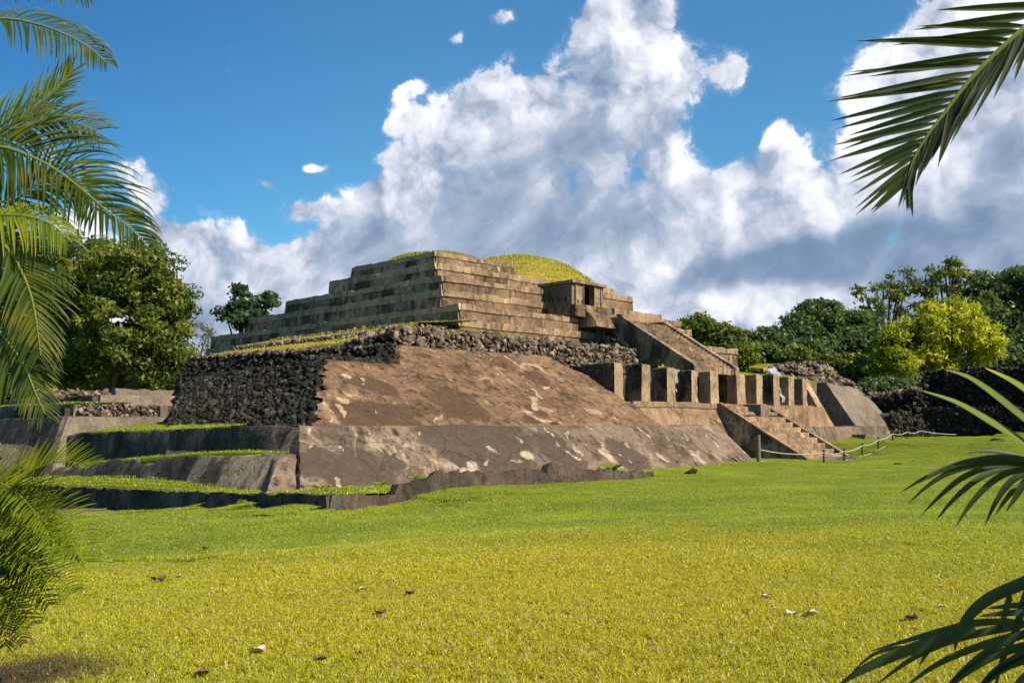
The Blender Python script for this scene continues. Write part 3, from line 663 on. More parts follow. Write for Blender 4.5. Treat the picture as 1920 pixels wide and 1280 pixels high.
# T1: (862, 566) top, ledge 597
x1r = xat(1129, 38.8); x1t = xat(1116, 38.9)
tier(34.7, 38.7, x1r, 67.4, 4.5, 7.78, .10)
tier(34.95, 38.95, x1t, 67.0, 7.7, 8.64, .08)
flank(34.7, 38.7, 67.4, 4.5, 7.76); flank(34.95, 38.95, 67.0, 7.7, 8.62, .08)
# T2: corner 828, ledge 538, top 512
c2 = PX(829, 566, 35.5); y2 = 41.0
x2a, x2b = xat(1042, y2), xat(1027, y2 + .2)
tier(35.5, y2, x2a, 62.4, 8.4, 9.74, .06); flank(35.5, y2, 62.4, 8.4, 9.72, .06)
tier(35.62, y2 + .15, x2b, 57.8, 9.6, 10.55, .06); flank(35.62, y2 + .15, 57.8, 9.6, 10.53, .06)
# T3
y3 = 42.9; x3a, x3b = xat(1026, y3), xat(990, y3 + .3)
tier(36.6, y3, x3a, 54.0, 10.3, 11.62, .06); flank(36.6, y3, 54.0, 10.3, 11.6, .06)
tier(36.75, y3 + .25, xat(966, y3 + .3), 51.7, 11.5, 12.32, .12, jag=0); flank(36.75, y3 + .25, 51.7, 11.5, 12.3, .12)
# right half of the tiers, beyond the stair
xs = 51.6
def rt(px_end, y, py_end, z0, x0, mat=M_TIER):
    xe = xat(px_end, y); zt_ = zat(px_end, py_end, y)
    return tier(x0, y, xe, y + 14, z0, zt_, .08, mat), zt_
rt(1384, 38.3, 654, 3.0, xs)
rt(1298, 38.9, 619, 7.0, 48.6)
rt(1278, 40.4, 603, 8.0, xat(1164, 40.4))
rt(1242, 41.2, 590, 8.6, xat(1151, 41.2))
rt(1189, 42.6, 556, 9.4, xat(1120, 42.6))
rt(1154, 43.6, 541, 10.4, xat(1060, 43.6))
blk('tier_core', box8(46, 60, 44.5, 62, 2, 10.2), M_TIER, cell=2)
blk('tier_core', box8(38, 47, 44.5, 56, 7, 11.2), M_TIER, cell=2)
# shrine on the stair head
zb = zat(1073, 571, 38.9); zt_ = zat(1073, 526, 38.9)
sx0, sx1 = xat(1073, 38.9), xat(1133, 38.9)
shr = bpy.data.objects.new('shrine', None); COL.objects.link(shr); shr.parent = pyr; shr.location = (sx0 - 34.8, 0, zb)
def sblk(name, c, mat, **kw): mb = MB(); hexa(mb, c, **kw); return mb.build(name, mat, shr)
H = zt_ - zb
sblk('side_wall', box8(sx0, sx0 + .25, 38.92, 41.6, zb - .3, zt_ - .12), M_GREYC, cell=.3, amp=.01, big=.01, wear=.02)
sblk('side_wall', box8(sx1 - .25, sx1, 38.95, 41.6, zb - .3, zt_ - .12), M_GREYC, cell=.3, amp=.01, big=.01, wear=.02)
p0, p1 = xat(1094.5, 38.9), xat(1113.5, 38.9)
sblk('door_pier', box8(sx0 + .26, p0, 38.9, 39.3, zb - .3, zt_ - .12), M_PILLAR, cell=.3, amp=.01, big=.01, wear=.02)
sblk('door_pier', box8(p1, sx1 - .26, 38.9, 39.3, zb - .3, zt_ - .12), M_PILLAR, cell=.3, amp=.01, big=.01, wear=.02)
for xx in (p0 - .07, p1, sx1 - .36, sx0 + .28): sblk('door_jamb', box8(xx, xx + .07, 38.84, 38.92, zb - .1, zt_ - .16), M_STEP, cell=.3, amp=0, big=0, wear=0)
sblk('back_wall', box8(sx0 + .3, sx1 - .3, 40.4, 40.8, zb - .3, zt_ - .12), M_DARKC, cell=.5)
sblk('roof_slab', box8(sx0 - .14, sx1 + .14, 38.72, 41.7, zt_ - .13, zt_ + .05), M_STEP, cell=.3, amp=.015, big=.01, wear=.02)
sblk('plinth', box8(sx0 - .1, sx1 + .35, 38.5, 41.7, zb - .75, zb - .0), M_TIER, cell=.4, amp=.02)
for fx in (sx0 + .45, sx0 + .58, sx0 + .8, sx0 + .93, sx0 + 1.02, p1 + .22, p1 + .35, p1 + .6, p1 + .72):
    sblk('wall_slot', box8(fx, fx + .06, 38.885, 38.92, zb + .12, zb + .38), M_DARKC, cell=1, amp=0, big=0, wear=.02)
mb = MB()                                          # low relief discs on the shaded side wall
for (dy, dz, r_) in ((1.9, .85, .17), (1.15, .95, .17), (1.5, .4, .22), (1.0, .5, .2), (.45, .42, .2), (1.85, 1.2, .1), (.8, 1.25, .08)):
    cen = Vector((sx0 - .03, 38.95 + dy, zb + dz * H / 1.6)); n = 18
    tube(mb, [cen + Vector((0, math.cos(2 * math.pi * k / n) * r_, math.sin(2 * math.pi * k / n) * r_)) for k in range(n + 1)], .035, 5)
mb.build('relief_discs', M_GREYC, shr)
mb = MB()
for (dy, dz, r_) in ((1.75, .5, .34), (1.15, .45, .30), (.45, .42, .24), (1.9, .75, .2)):
    cen = Vector((sx0 - .004, 38.95 + dy, zb + dz * H / 1.6)); n = 14
    V = [cen + Vector((0, math.cos(2 * math.pi * k / n) * r_ * random.uniform(.6, 1.1), math.sin(2 * math.pi * k / n) * r_ * random.uniform(.6, 1.1))) for k in range(n)]
    V2 = [v + Vector((.02, 0, 0)) for v in V]
    mb.add(V + V2, [tuple(range(n)), tuple(range(2 * n - 1, n - 1, -1))] + [(k, k + n, (k + 1) % n + n, (k + 1) % n) for k in range(n)])
mb.build('dark_blotches', M_DARKC, shr)  # dark irregular blotches among the relief discs
# small wrecked ramp in front of the shrine
q0, q1 = xat(1086, 37.9), xat(1140, 37.9)
blk('shrine_ramp', [(sx0 + .7, 37.5, 8.0), (sx1 + .9, 37.5, 8.0), (sx1 + .9, 39, 8.0), (sx0 + .7, 39, 8.0), (sx0 + .8, 37.7, zb - .95), (sx1 + .7, 37.7, zb - .95), (sx1 + .7, 38.5, zb - .3), (sx0 + .8, 38.5, zb - .3)], M_TIER, cell=.35, amp=.04, jag=.1)
# grass mounds on the summit -------------------------------------------
def mound(cx, cy, rx, ry, z0, hgt, rot=0, flat=2.2, skew=0):
    V = []; n = 36; m_ = 40; c, s_ = math.cos(rot), math.sin(rot)
    for j in range(m_ + 1):
        for i in range(n + 1):
            u, v = i / n * 2 - 1, j / m_ * 2 - 1
            r0 = max(abs(u), abs(v)); ee = math.hypot(u, v) / (r0 + 1e-6) if r0 > 1e-6 else 1.0; u /= ee; v /= ee; r_ = min(1, math.hypot(u, v))
            z = z0 + hgt * max(0, 1 - r_ ** 2.2) ** .85 - .5 * (r_ > .97)
            x, y = u * rx, v * ry; p = Vector((cx + x * c - y * s_, cy + x * s_ + y * c, z)); p.z += .10 * nz(p, .5) + .04 * nz(p, 1.7); V.append(p)
    F = [(j * (n + 1) + i, j * (n + 1) + i + 1, (j + 1) * (n + 1) + i + 1, (j + 1) * (n + 1) + i) for j in range(m_) for i in range(n)]
    o = mesh_obj('grass_mound', V, F, M_MOUND, pyr, 'all')
    P = np.array([V[RNG.integers(0, len(V))][:] for _ in range(26000)]) + RNG.uniform(-.18, .18, (26000, 3)) * (1.6, 1.2, .1)
    Vb, Fb, t, hh = blade_block(P, .14 * RNG.uniform(.5, 1.3, len(P)), .045 * RNG.uniform(.7, 1.3, len(P)))
    tag(mesh_obj('grass', Vb, Fb, M_MOUNDB, o, attrs={'tint': t, 'hgt': hh}), kind='stuff')
mound(40.1, 47.3, 3.2, 3.9, 12.0, 1.05)
mound(49.3, 48.6, 7.3, 6.6, 10.3, 3.8)
# upper staircase --------------------------------------------------------
st = bpy.data.objects.new('upper_staircase', None); COL.objects.link(st); st.parent = pyr; st.location = (46.6 - 34.8, 31.8 - 38.8, 5.3)
def tb(c, name='balustrade', mat=M_TIER, par=st, **kw): mb = MB(); hexa(mb, c, **kw); return mb.build(name, mat, par)
xa, xb = 46.7, 51.5; ya, yb, za, zb2 = 31.9, 37.1, 5.35, 8.5
def ramp8(x0, x1, ya, yb, za, zb, t=.0, under=2.5): return [(x0, ya, za - under), (x1, ya, za - under), (x1, yb + 1.5, za - under), (x0, yb + 1.5, za - under), (x0, ya, za + t), (x1, ya, za + t), (x1, yb, zb + t), (x0, yb, zb + t)]
def wedge(mb, x0, x1, ya, yb, za, zb, t, under, back=1.6, lip=0.0):
    prof = [(ya - .1, za - under), (yb + back, za - under), (yb + back, zb + t), (yb, zb + t), (ya, za + t), (ya - .1, za + t - .1)]
    V = [(x0, y, z) for y, z in prof] + [(x1, y, z) for y, z in prof]; n = len(prof)
    F = [tuple(range(n))[::-1], tuple(range(n, 2 * n))] + [(i, (i + 1) % n, (i + 1) % n + n, i + n) for i in range(n)]
    F = [f[::-1] for f in F]; return mb.add(V, F)
M_BAL = M_DARKC
mb = MB(); wedge(mb, xa, xa + .42, ya, yb, za, zb2, .22, 2.2); mb.build('balustrade', M_SIDELIFT, st)
mb = MB(); wedge(mb, xb - .42, xb, ya, yb, za, zb2, .22, 2.2); mb.build('balustrade', M_SIDELIFT, st)
mb = MB(); N = 20
for i in range(N):
    y = ya + (yb - ya) * i / N; z = za + (zb2 - za) * (i + 1) / N - .05
    hexa(mb, box8(xa + .43, xb - .43, y, yb + .3, z - .4, z), cell=.8, amp=.012, big=.02, wear=.03)
mb.build('steps', M_TIER, st)
blk('tier', box8(x1t - .3, xb, 38.6, 40, 3, 8.4), M_DARKC, cell=.7)
blk('rubble_core', [(x1r + .2, 36.2, 3), (xa, 36.2, 3), (xa, 39, 3), (x1r + .2, 39, 3), (x1r + .5, 38, 7.6), (xa, 38, 8.0), (xa, 39, 8.1), (x1r + .5, 39, 7.8)], M_DARKC, cell=.4, jag=.3)
rubble('rubble_fill', (x1r - .6, 35.2, 5.6), (xa, 35.2, 5.4), (xa, 38.2, 7.9), (x1t + .2, 38.2, 7.9), .26, M_RUBD, pyr, jit=.5)

# ------------------------------------------------------------------ colonnade terrace
ct = empty('colonnade_terrace', (46, 31, 0), 'sunken colonnade terrace of plastered platform, stair and turf roof at the pyramid front', 'ruin')
def cb(name, c, mat, parent=ct, **kw):
    mb = MB(); hexa(mb, c, **kw); return mb.build(name, mat, parent)
zd = 3.18                                           # deck
e_bl, e_br = PY(1195, 797, 29.4), PY(1354, 797, 29.4); e_tl, e_tr = PY(1180, 755, 30.0), PY(1348, 757, 30.0)
e_bl.z = e_br.z = 2.0; e_tl.z = e_tr.z = zd - .05
cb('front_talud', face_block(e_bl, e_br + Vector((.6, 0, 0)), e_tr + Vector((.6, 0, 0)), e_tl, (0, .5, 0), below=2.0), M_TALUD2, cell=.35, amp=.03, big=.05)
cb('front_talud', [(51.2, 29.3, 0), (58.5, 29.3, 0), (58.5, 30.6, 0), (51.2, 30.6, 0), (51.2, 29.75, 2.95), (58.4, 29.75, 2.95), (58.4, 30.6, 2.95), (51.2, 30.6, 2.95)], M_TALUD2, cell=.35, amp=.03)
cb('deck', box8(37.6, 58.5, 29.95, 34.5, 1.0, zd), M_STEP, cell=.5, amp=.015, wear=.03, big=.03)
cb('deck_kerb', box8(e_tl.x, 57.2, 29.83, 30.25, zd - .25, zd + .035), M_STEP, cell=.4, amp=.02, wear=.05)
cb('lower_bench', [(51, 27.3, -.2), (60.5, 27.3, -.2), (60.5, 29.6, -.2), (51, 29.6, -.2), (51, 27.9, 1.92), (60.3, 27.9, 1.92), (60.3, 29.6, 1.92), (51, 29.6, 1.92)], M_FOOT2, cell=.45, amp=.03)
cb('lower_bench', box8(60.3, 64.2, 28.3, 29.8, 0, 1.95), M_FOOT2, cell=.45, amp=.03)
cb('side_slab', [(36.9, 28.0, 1.9), (37.8, 28.0, 1.9), (37.8, 30, 1.9), (36.9, 30, 1.9), (37.2, 29.6, zd - .1), (38.3, 29.6, zd - .1), (38.3, 30.2, zd - .1), (37.2, 30.2, zd - .1)], M_DARKC, cell=.35)
# back wall and turf roof of the terrace
zr = 5.42
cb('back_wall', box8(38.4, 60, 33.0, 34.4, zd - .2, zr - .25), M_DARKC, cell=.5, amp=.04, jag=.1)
cb('back_wall', box8(x_end := 46.2, 60.5, 33.6, 37.8, 2.5, zr - .12), M_SOIL, cell=.7, amp=.04)
rubble('rubble_edge', (38.5, 33.0, zr - .55), (46.5, 33.0, zr - .6), (46.5, 33.4, zr - .12), (38.5, 33.4, zr - .1), .26, M_RUB, ct, jit=.4)
rubble('rubble_edge', (46.3, 33.0, zr - .55), (60.3, 33.0, zr - .6), (60.3, 33.3, zr - .12), (46.3, 33.3, zr - .1), .2, M_RUBD, ct, jit=.4)
rubble('rubble_edge', (f1.x, 34, 4.5), (46.6, 33.4, 4.9), (46.6, 35.5, 5.5), (f1.x, 36, 5.6), .26, M_RUB, ct, jit=.4)
cb('rear_lintel', box8(xat(1398, 32.6), xat(1437, 32.6), 32.3, 33.1, zr - 1.0, zr - .32), M_PILLAR, cell=.4)
turf_strip(ct, [(x, 33.05 - .1 * math.sin(x), zr - .12 + .04 * math.sin(x * 1.3)) for x in np.arange(44.8, 61, 1)], [(x, 37.9, zr + .02) for x in np.arange(44.8, 61, 1)], 9000, .10, .035)
# columns
PIL = [(1092, 1153, 1170, 677, 748), (1170, 1202.5, 1219, 680.5, 750.5), (1219, 1251, 1267, 687, 751.5), (1270, 1297, 1309, 692, 752), (1309, 1332, 1348, 693.5, 750.5),
       (1358, 1382, 1394.6, 700, 752.5), (1394.6, 1418.5, 1430, 700, 753), (1428.5, 1450, 1462, 700, 754), (1462, 1478, 1489, 704, 757), (1488, 1505, 1514, 708, 758)]
PLAB = ['deep first pillar with black streaked side next to the big plaster slope', 'second pillar from the big slope with round pale patch on its blackened side', 'third pillar from the big slope with mottled black side',
        'fourth pillar with rough orange front beside hanging plastic sheet', 'fifth pillar from the big slope with half lit brown side', 'pale pillar standing apart with a dark triangular shadow at its foot',
        'brown pillar just right of the pale one with the triangular shadow', 'pillar with blackish side under the crumpled white plastic', 'narrow pillar second from the sloping end wall', 'last narrow pillar against the sloping end wall']
YP = 30.75
for k, (xl, xm, xr_, yt, yb_) in enumerate(PIL):
    A = PY(xm, yt, YP); B = PY(xr_, yt, YP); back = PX(xl, yt, A.x)
    dy = back.y - YP; dy = min(max(dy, .7), 3.4); wx = max(.5, B.x - A.x)
    ztop = A.z
    o = MB(); hexa(o, box8(0, wx, 0, dy, 0, ztop - zd + .0, .02, .02), cell=.16, amp=.022, big=.035, wear=.05, jag=.07)
    lx, ly = random.uniform(-.035, .035), random.uniform(-.03, .03); o.V = [(x + lx * z, y + ly * z, z) for x, y, z in o.V]
    V = [(x + A.x, y + YP, z + zd - .01) for x, y, z in o.V]
    mtp = M_PILLARB if k in (0, 1, 2, 3, 7, 9) else M_PILLAR  # lighter copy where the left face should look half lit
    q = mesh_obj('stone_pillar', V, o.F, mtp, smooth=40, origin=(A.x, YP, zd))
    if mtp is M_PILLARB:  # shaded sides keep the darker copy, the lit front gets the lighter
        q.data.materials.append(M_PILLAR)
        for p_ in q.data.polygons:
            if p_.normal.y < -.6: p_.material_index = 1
    if k == 5: q.rotation_euler.z = R(-14)
    tag(q, PLAB[k], 'pillar', 'pillars along the terrace')
# sloping end wall + far talud
blk2 = cb
cb('end_wall', [(58.5, 28.6, 0), (59.5, 28.6, 0), (59.5, 36, 0), (58.5, 36, 0), (58.6, 31.4, 5.1), (59.3, 31.4, 5.1), (59.3, 36, 5.25), (58.6, 36, 5.25)], M_PILLAR, cell=.35, amp=.02)
t0_, t1_ = PX(1605, 786, 62.0), PX(1550, 717, 62.2)
cb('far_talud', [(62.0, t0_.y - .9, .6), (67.5, t0_.y - .9, .6), (67.5, 40, .6), (62, 40, .6), (62.1, t1_.y, t1_.z), (67.0, t1_.y, t1_.z - .3), (67.0, 40, t1_.z), (62.1, 40, t1_.z + .1)], M_GREYC, cell=.45, amp=.02)
cb('far_talud', [(67.4, t0_.y - .6, .6), (70, t0_.y - .3, .6), (70, 38, .6), (67.4, 38, .6), (67.1, t1_.y + .3, t1_.z - .4), (69.6, t1_.y + .3, t1_.z - .9), (69.6, 38, t1_.z - .8), (67.1, 38, t1_.z - .4)], M_GREYC, cell=.4, amp=.03, jag=.15)
cb('link_wall', box8(59.3, 62.1, 32.2, 36, 1, 4.9), M_GREYC, cell=.5)
turf_strip(ct, [(58, 33.2, 5.35), (60, 33.2, 5.3), (62, 33.2, 5.2), (64, 33.2, 5.05), (65.5, 33.4, 4.85)], [(58, 36.5, 5.5), (60, 36.5, 5.4), (62, 36.3, 5.3), (64, 35.8, 5.1), (66, 35, 4.9)], 2600, .12, .035)
cb('far_bank', box8(59, 66.5, 33.5, 38, 2, 5.0), M_SOIL, cell=.8)
# lower staircase
ls = bpy.data.objects.new('lower_staircase', None); COL.objects.link(ls); ls.parent = ct; ls.location = (0, -6, 0)
bx0, bx1 = 46.0, 51.0
LY0, LY1 = 24.6, 29.75
mb = MB(); wedge(mb, bx0, bx0 + .30, LY0, LY1, .2, zd - .05, .06, 1.0, back=.3); mb.build('balustrade', M_SIDELIFT, ls)
mb = MB(); wedge(mb, bx1 - .30, bx1, LY0, LY1, .2, zd - .05, .06, 1.0, back=.3); mb.build('balustrade', M_SIDELIFT, ls)
for xx in (bx0, bx1 - .30):                         # bright worn coping on the balustrades
    mb = MB(); hexa(mb, [(xx - .02, LY0 - .05, .22), (xx + .32, LY0 - .05, .22), (xx + .32, LY1, zd), (xx - .02, LY1, zd), (xx - .02, LY0 - .05, .31), (xx + .32, LY0 - .05, .31), (xx + .32, LY1, zd + .09), (xx - .02, LY1, zd + .09)], cell=.3, amp=.015, big=.01, wear=.02)
    mb.build('coping', M_STEP, ls)
N = 10
for i in range(N):
    mb = MB(); y = LY0 + .25 + (LY1 - LY0 - .3) * i / N; z = .2 + (zd - .25) * (i + 1) / N - .06
    hexa(mb, box8(bx0 + .31, bx1 - .31, y, y + 1.0, z - .9, z), cell=.25, amp=.035, big=.03, wear=.09)
    mb.build('step', M_STEP, ls)
cb('stair_block', box8(48.2, 49.0, 28.4, 29.6, 2.2, zd + .02), M_GREYC, cell=.3, parent=ls)
cb('stair_core', box8(bx0 + .3, bx1 - .3, 28.6, 30.2, 0, 2.6), M_DARKC, cell=.6, parent=ls)
# ------------------------------------------------------------------ more of the pyramid's left flank
blk('flank_wall', [(29.5, 43, 1), (38, 43, 1), (38, 62.6, 1), (30, 62.6, 1), (30.5, 46, 6.0), (38, 46, 6.0), (38, 62.4, 6.0), (30.6, 62.4, 6.1)], M_DARKC, cell=.7, amp=.05)
blk('flank_wall', [(24, 44, 1), (30, 44, 1), (30, 50.5, 1), (24, 50.5, 1), (25.4, 45, 4.9), (30, 45, 4.9), (30, 50, 4.9), (25.4, 50, 4.9)], M_DARKC, cell=.7, amp=.05)
blk('flank_wall', box8(28.4, 31, 48, 60, 1, 3.7), M_TIER, cell=.6)
rubble('rubble_course', (21.9, 44.4, 4.0), (21.9, 38, 4.3), (25.6, 38, 4.5), (25.6, 44.4, 4.4), .26, M_RUBD, pyr, jit=.3)
rubble('rubble_end', (18.4, 38.6, 1.6), (21.9, 44.6, 4.1), (24, 45.2, 4.3), (22, 43, 1.6), .26, M_RUBD, pyr, jit=.3)
blk('rubble_core', [(19, 38.0, .5), (24, 38, .5), (24, 44, .5), (19, 44, .5), (22.1, 43.2, 3.8), (24, 43.2, 3.8), (24, 44.2, 3.8), (22.1, 44.2, 3.8)], M_SOIL, cell=.9)
# turf on the left ledge, in front of the rubble
ledge_f = [(XL + .15, y, 1.93 - .02 * (y - 31)) for y in (32.2, 34, 36, 38, 40, 42, 44, 46)]
ledge_b = [(18.6, 32.2, 2.02), (18.6, 34, 2.02), (18.7, 36, 2.05), (19, 38, 2.12), (21.5, 40, 2.35), (24.5, 42, 2.55), (24.5, 44, 2.5), (23, 46, 2.3)]
turf_strip(pyr, ledge_f, ledge_b, 16000, .10, .022)
blk('ledge_fill', [(XL + .2, 32, 0), (24, 32, 0), (24, 46.5, 0), (XL + .2, 46.5, 0), (XL + .2, 32, 1.85), (24, 32, 1.85), (24, 46.5, 1.6), (XL + .2, 46.5, 1.55)], M_SOIL, cell=1)
# narrow turf on the side talud ledge
turf_strip(pyr, [(t0.x + .15, 27, zt + .0), (t0.x + .15, 30, zt - .04), (t0.x + .2, 33, zt - .2), (t0.x + .4, 38, zt - .5), (t0.x + .5, 44, .2)],
           [(XL - .1, 27, zt + .03), (XL - .05, 30, zt), (XL, 33, zt - .1), (XL, 38, zt - .35), (XL, 44, .35)], 2200, .11, .025)

# ------------------------------------------------------------------ low walls round the foot and the banks behind them
Xc = PY(615, 963, YC).x
def strip_wall(name, samples, thick, mat, label, cat, jag=.05):
    """samples: (x, y, zb, zt, nx, ny) with (nx, ny) pointing inwards"""
    V = []; F = []
    n = len(samples)
    for i, (x, y, zb_, zt__, ix, iy) in enumerate(samples):
        j = jag * (nz((x, y, 0), 2.2) + .6 * nz((x, y, 4), 6)); j2 = jag * nz((x, y, 2), 3.5)
        o_ = .04 * nz((x, y, 9), 1.5)
        V += [(x + ix * o_, y + iy * o_, zb_ - .5), (x + ix * (.06 + o_), y + iy * (.06 + o_), (zb_ + zt__) / 2), (x + ix * (.12 + o_), y + iy * (.12 + o_), zt__ + j), (x + ix * thick, y + iy * thick, zt__ + j2 - .03), (x + ix * thick, y + iy * thick, zb_ - .5)]
    for i in range(n - 1):
        for k in range(4): F.append((i * 5 + k, i * 5 + k + 1, (i + 1) * 5 + k + 1, (i + 1) * 5 + k))
    F = [f[::-1] for f in F]
    F.append((0, 1, 2, 3, 4)); b_ = (n - 1) * 5; F.append((b_ + 4, b_ + 3, b_ + 2, b_ + 1, b_))
    o = mesh_obj(name, V, F, mat, smooth=50); tag(o, label, cat); return o
sm = []
for i in range(len(CURB) - 1):
    (p0_, b0_, t0__), (p1_, b1_, t1__) = CURB[i], CURB[i + 1]
    k = max(1, int((p1_ - p0_) / 4))
    for q in range(k):
        f = q / k; A = PY(p0_ + (p1_ - p0_) * f, b0_ + (b1_ - b0_) * f, YC); B = PY(p0_ + (p1_ - p0_) * f, t0__ + (t1__ - t0__) * f, YC)
        sm.append((A.x, YC, A.z, B.z + (.13 if p0_ > 745 else .04), 0, 1))
strip_wall('low_wall', sm, .42, M_KERB, 'low broken kerb wall of brown plaster running along the lawn before the big slopes', 'wall', .17)
sm = []
for i in range(120):
    y = YC + .02 + 27 * i / 119
    zb_ = -.36 - .055 * (y - 21.5); zt__ = .12 - .030 * (y - 21.5) + (.06 if y < 24 else 0)
    sm.append((Xc - .006 * (y - 21), y, zb_, zt__, 1, 0))
strip_wall('retaining_wall', sm, .42, M_DARKC, 'long low black stained retaining wall under the turf bank on the left', 'wall', .10)
# bank between low walls and the foot of the pyramid
V = []; F = []; ys = np.arange(YC + .3, 48.5, .4); nxk = 8
for y in ys:
    xa_ = Xc + .32 - .006 * (y - 21)
    if y < 25.6: xb_ = 21.0; za_ = .10 - .03 * (y - 21.5); zb_ = .16
    else: xb_ = XL + .2; za_ = .07 - .030 * (y - 21.5); zb_ = min(.32, .05 + .03 * (y - 25.5)) if y < 36 else .32 - .05 * (y - 36)
    for k in range(nxk + 1):
        f = k / nxk; x = xa_ + (xb_ - xa_) * f
        g_ = max(0, (x - 16) / 5) if y < 25.6 else 0
        z = za_ + (zb_ - za_) * (f ** .8) + .05 * nz((x, y, 0), .9) - (.25 * g_ * g_)
        V.append((x, y, z))
for j in range(len(ys) - 1):
    for k in range(nxk): a = j * (nxk + 1) + k; F.append((a, a + 1, a + nxk + 2, a + nxk + 1))
bank = mesh_obj('grass_bank', V, F, M_TURF, smooth='all'); tag(bank, kind='structure')
BV = np.array(V)
P = BV[RNG.integers(0, len(BV), 30000)] + np.stack([RNG.uniform(-.15, .15, 30000), RNG.uniform(-.25, .25, 30000), np.full(30000, -.01)], -1)
P = P[P[:, 0] > Xc + .3]
Vb, Fb, t, hh = blade_block(P, .10 * RNG.uniform(.5, 1.3, len(P)), .02 * RNG.uniform(.7, 1.3, len(P)))
tag(mesh_obj('bank_grass', Vb, Fb, M_GRASS, attrs={'tint': t, 'hgt': hh}), 'short green grass covering the turf bank behind the low walls', 'grass', kind='stuff')
# concrete footing at the far left end of the retaining wall
o = MB(); s0 = PZ(190, 966, -1.15); hexa(o, [(s0.x - 1.6, s0.y - 1.2, -1.9), (s0.x + 1.6, s0.y - 2.6, -1.9), (s0.x + 1.9, s0.y + 2, -1.9), (s0.x - 1.0, s0.y + 4, -1.9), (s0.x - 1.6, s0.y - 1.2, -1.12), (s0.x + 1.6, s0.y - 2.6, -.86), (s0.x + 1.9, s0.y + 2, -.95), (s0.x - 1.0, s0.y + 4, -1.2)], cell=.5)
tag(o.build('footing_slab', M_GREYC), 'flat pale concrete footing lying in the grass under the left retaining wall', 'slab')

# ------------------------------------------------------------------ stepped platforms at the far left
wing = empty('side_platform', (17, 47, 0), 'low stepped platforms of grey plaster and rubble at the far left before the big tree', 'ruin')
def wb(name, c, mat, **kw): mb = MB(); hexa(mb, c, **kw); return mb.build(name, mat, wing)
wb('talud', [(16.0, 45.9, -1.5), (24, 45.9, -1.5), (24, 50.3, -1.5), (16.0, 50.3, -1.5), (17.55, 47.6, 2.42), (24, 47.6, 2.42), (24, 50.3, 2.45), (17.55, 50.3, 2.45)], M_GREYC, cell=.5, amp=.03)
wb('talud_flank', [(15.7, 46.1, -1.5), (18, 46.1, -1.5), (18, 64, -1.5), (15.7, 64, -1.5), (17.4, 47.75, 2.40), (18.2, 47.75, 2.40), (18.2, 64, 2.3), (17.4, 64, 2.3)], M_DARKC, cell=.5, amp=.04)
wb('platform', box8(19.2, 26, 50.2, 66, 0, 3.05), M_SOIL, cell=.8)
rubble('rubble_face', (19.1, 50.1, 2.15), (23.2, 50.1, 1.8), (23.2, 50.15, 3.05), (19.1, 50.15, 3.1), .24, M_RUB, wing, jit=.4)
wb('end_post', box8(23.2, 23.65, 49.85, 50.5, 1.4, 3.05), M_GREYC, cell=.3, amp=.015)
wb('flank_slab', box8(18.85, 19.3, 50.3, 66, 1.5, 3.08), M_SIDELIFT, cell=.6)
turf_strip(wing, [(18.9, 50.3 + i, 3.1 + .05 * math.sin(i)) for i in range(0, 16, 2)], [(22, 50.3 + i, 3.15) for i in range(0, 16, 2)], 3000, .12, .035)
wb('upper_wall', [(22.2, 55.6, 2), (29, 55.6, 2), (29, 66, 2), (22.2, 66, 2), (22.6, 56.3, 3.78), (29, 56.3, 3.85), (29, 66, 3.8), (22.6, 66, 3.8)], M_GREYC, cell=.5, amp=.03)
wb('upper_flank', [(21.9, 55.9, 2), (23, 55.9, 2), (23, 72, 2), (21.9, 72, 2), (22.3, 56.6, 3.72), (23, 56.6, 3.72), (23, 72, 3.7), (22.3, 72, 3.7)], M_DARKC, cell=.5, amp=.03)
wb('parapet', box8(24.2, 29.3, 58.2, 58.8, 3.5, 4.25), M_GREYC, cell=.4, amp=.03, jag=.12)
rubble('rubble_cap', (20, 58.5, 3.75), (24, 58.5, 3.8), (24.3, 59.5, 4.0), (20, 59.5, 3.95), .26, M_RUB, wing, jit=.5)
rubble('rubble_base', (23.7, 50.4, 1.9), (25.5, 51.5, 2.0), (25.8, 53.5, 2.7), (23.7, 53.5, 2.7), .26, M_RUB, wing, jit=.4)
wb('low_bench', box8(14.5, 16.5, 48, 60, -1.5, 1.1), M_DARKC, cell=.5, jag=.2)
rubble('rubble_base', (14.4, 60, -.4), (14.4, 48, -.4), (14.9, 48, 1.2), (14.9, 60, 1.2), .3, M_RUB, wing, jit=.5)
wb('back_fill', box8(18.5, 27, 50.6, 58, 0, 2.9), M_SOIL, cell=1)

# ------------------------------------------------------------------ ruined dark wall at the right
ruin = empty('ruined_wall', (72, 20, 1), 'long black ruined stone wall in shade at the right edge of the lawn', 'wall')
def rb(name, c, mat, **kw): mb = MB(); hexa(mb, c, **kw); return mb.build(name, mat, ruin)
rb('wall_core', [(71.4, -12, 0), (76, -12, 0), (76, 28.9, 0), (71.4, 28.9, 0), (72.1, -12, 6.6), (76, -12, 6.6), (76, 28.6, 6.0), (72.1, 28.6, 6.0)], M_SOIL, cell=.8, jag=.3)
def coursed(y1, y0, zA, zB, x, bat=.3, size=.27, jag=0.0):
    return rubble('stone_face', (x, y1, zA), (x, y0, zA), (x + bat, y0, zB), (x + bat, y1, zB), size, M_RUBD, ruin, jit=.22, jag=jag)
coursed(28.8, 23.5, 1.0, 6.15, 71.2, .6, jag=.05)
coursed(23.6, 14, 1.0, 6.75, 71.15, .65, jag=.05)
coursed(14.1, -4, 1.0, 7.0, 71.15, .65, .34, jag=.05)
rb('bench', box8(70.2, 71.6, 8, 30.5, 0, 3.25), M_SOIL, cell=.7, jag=.15)
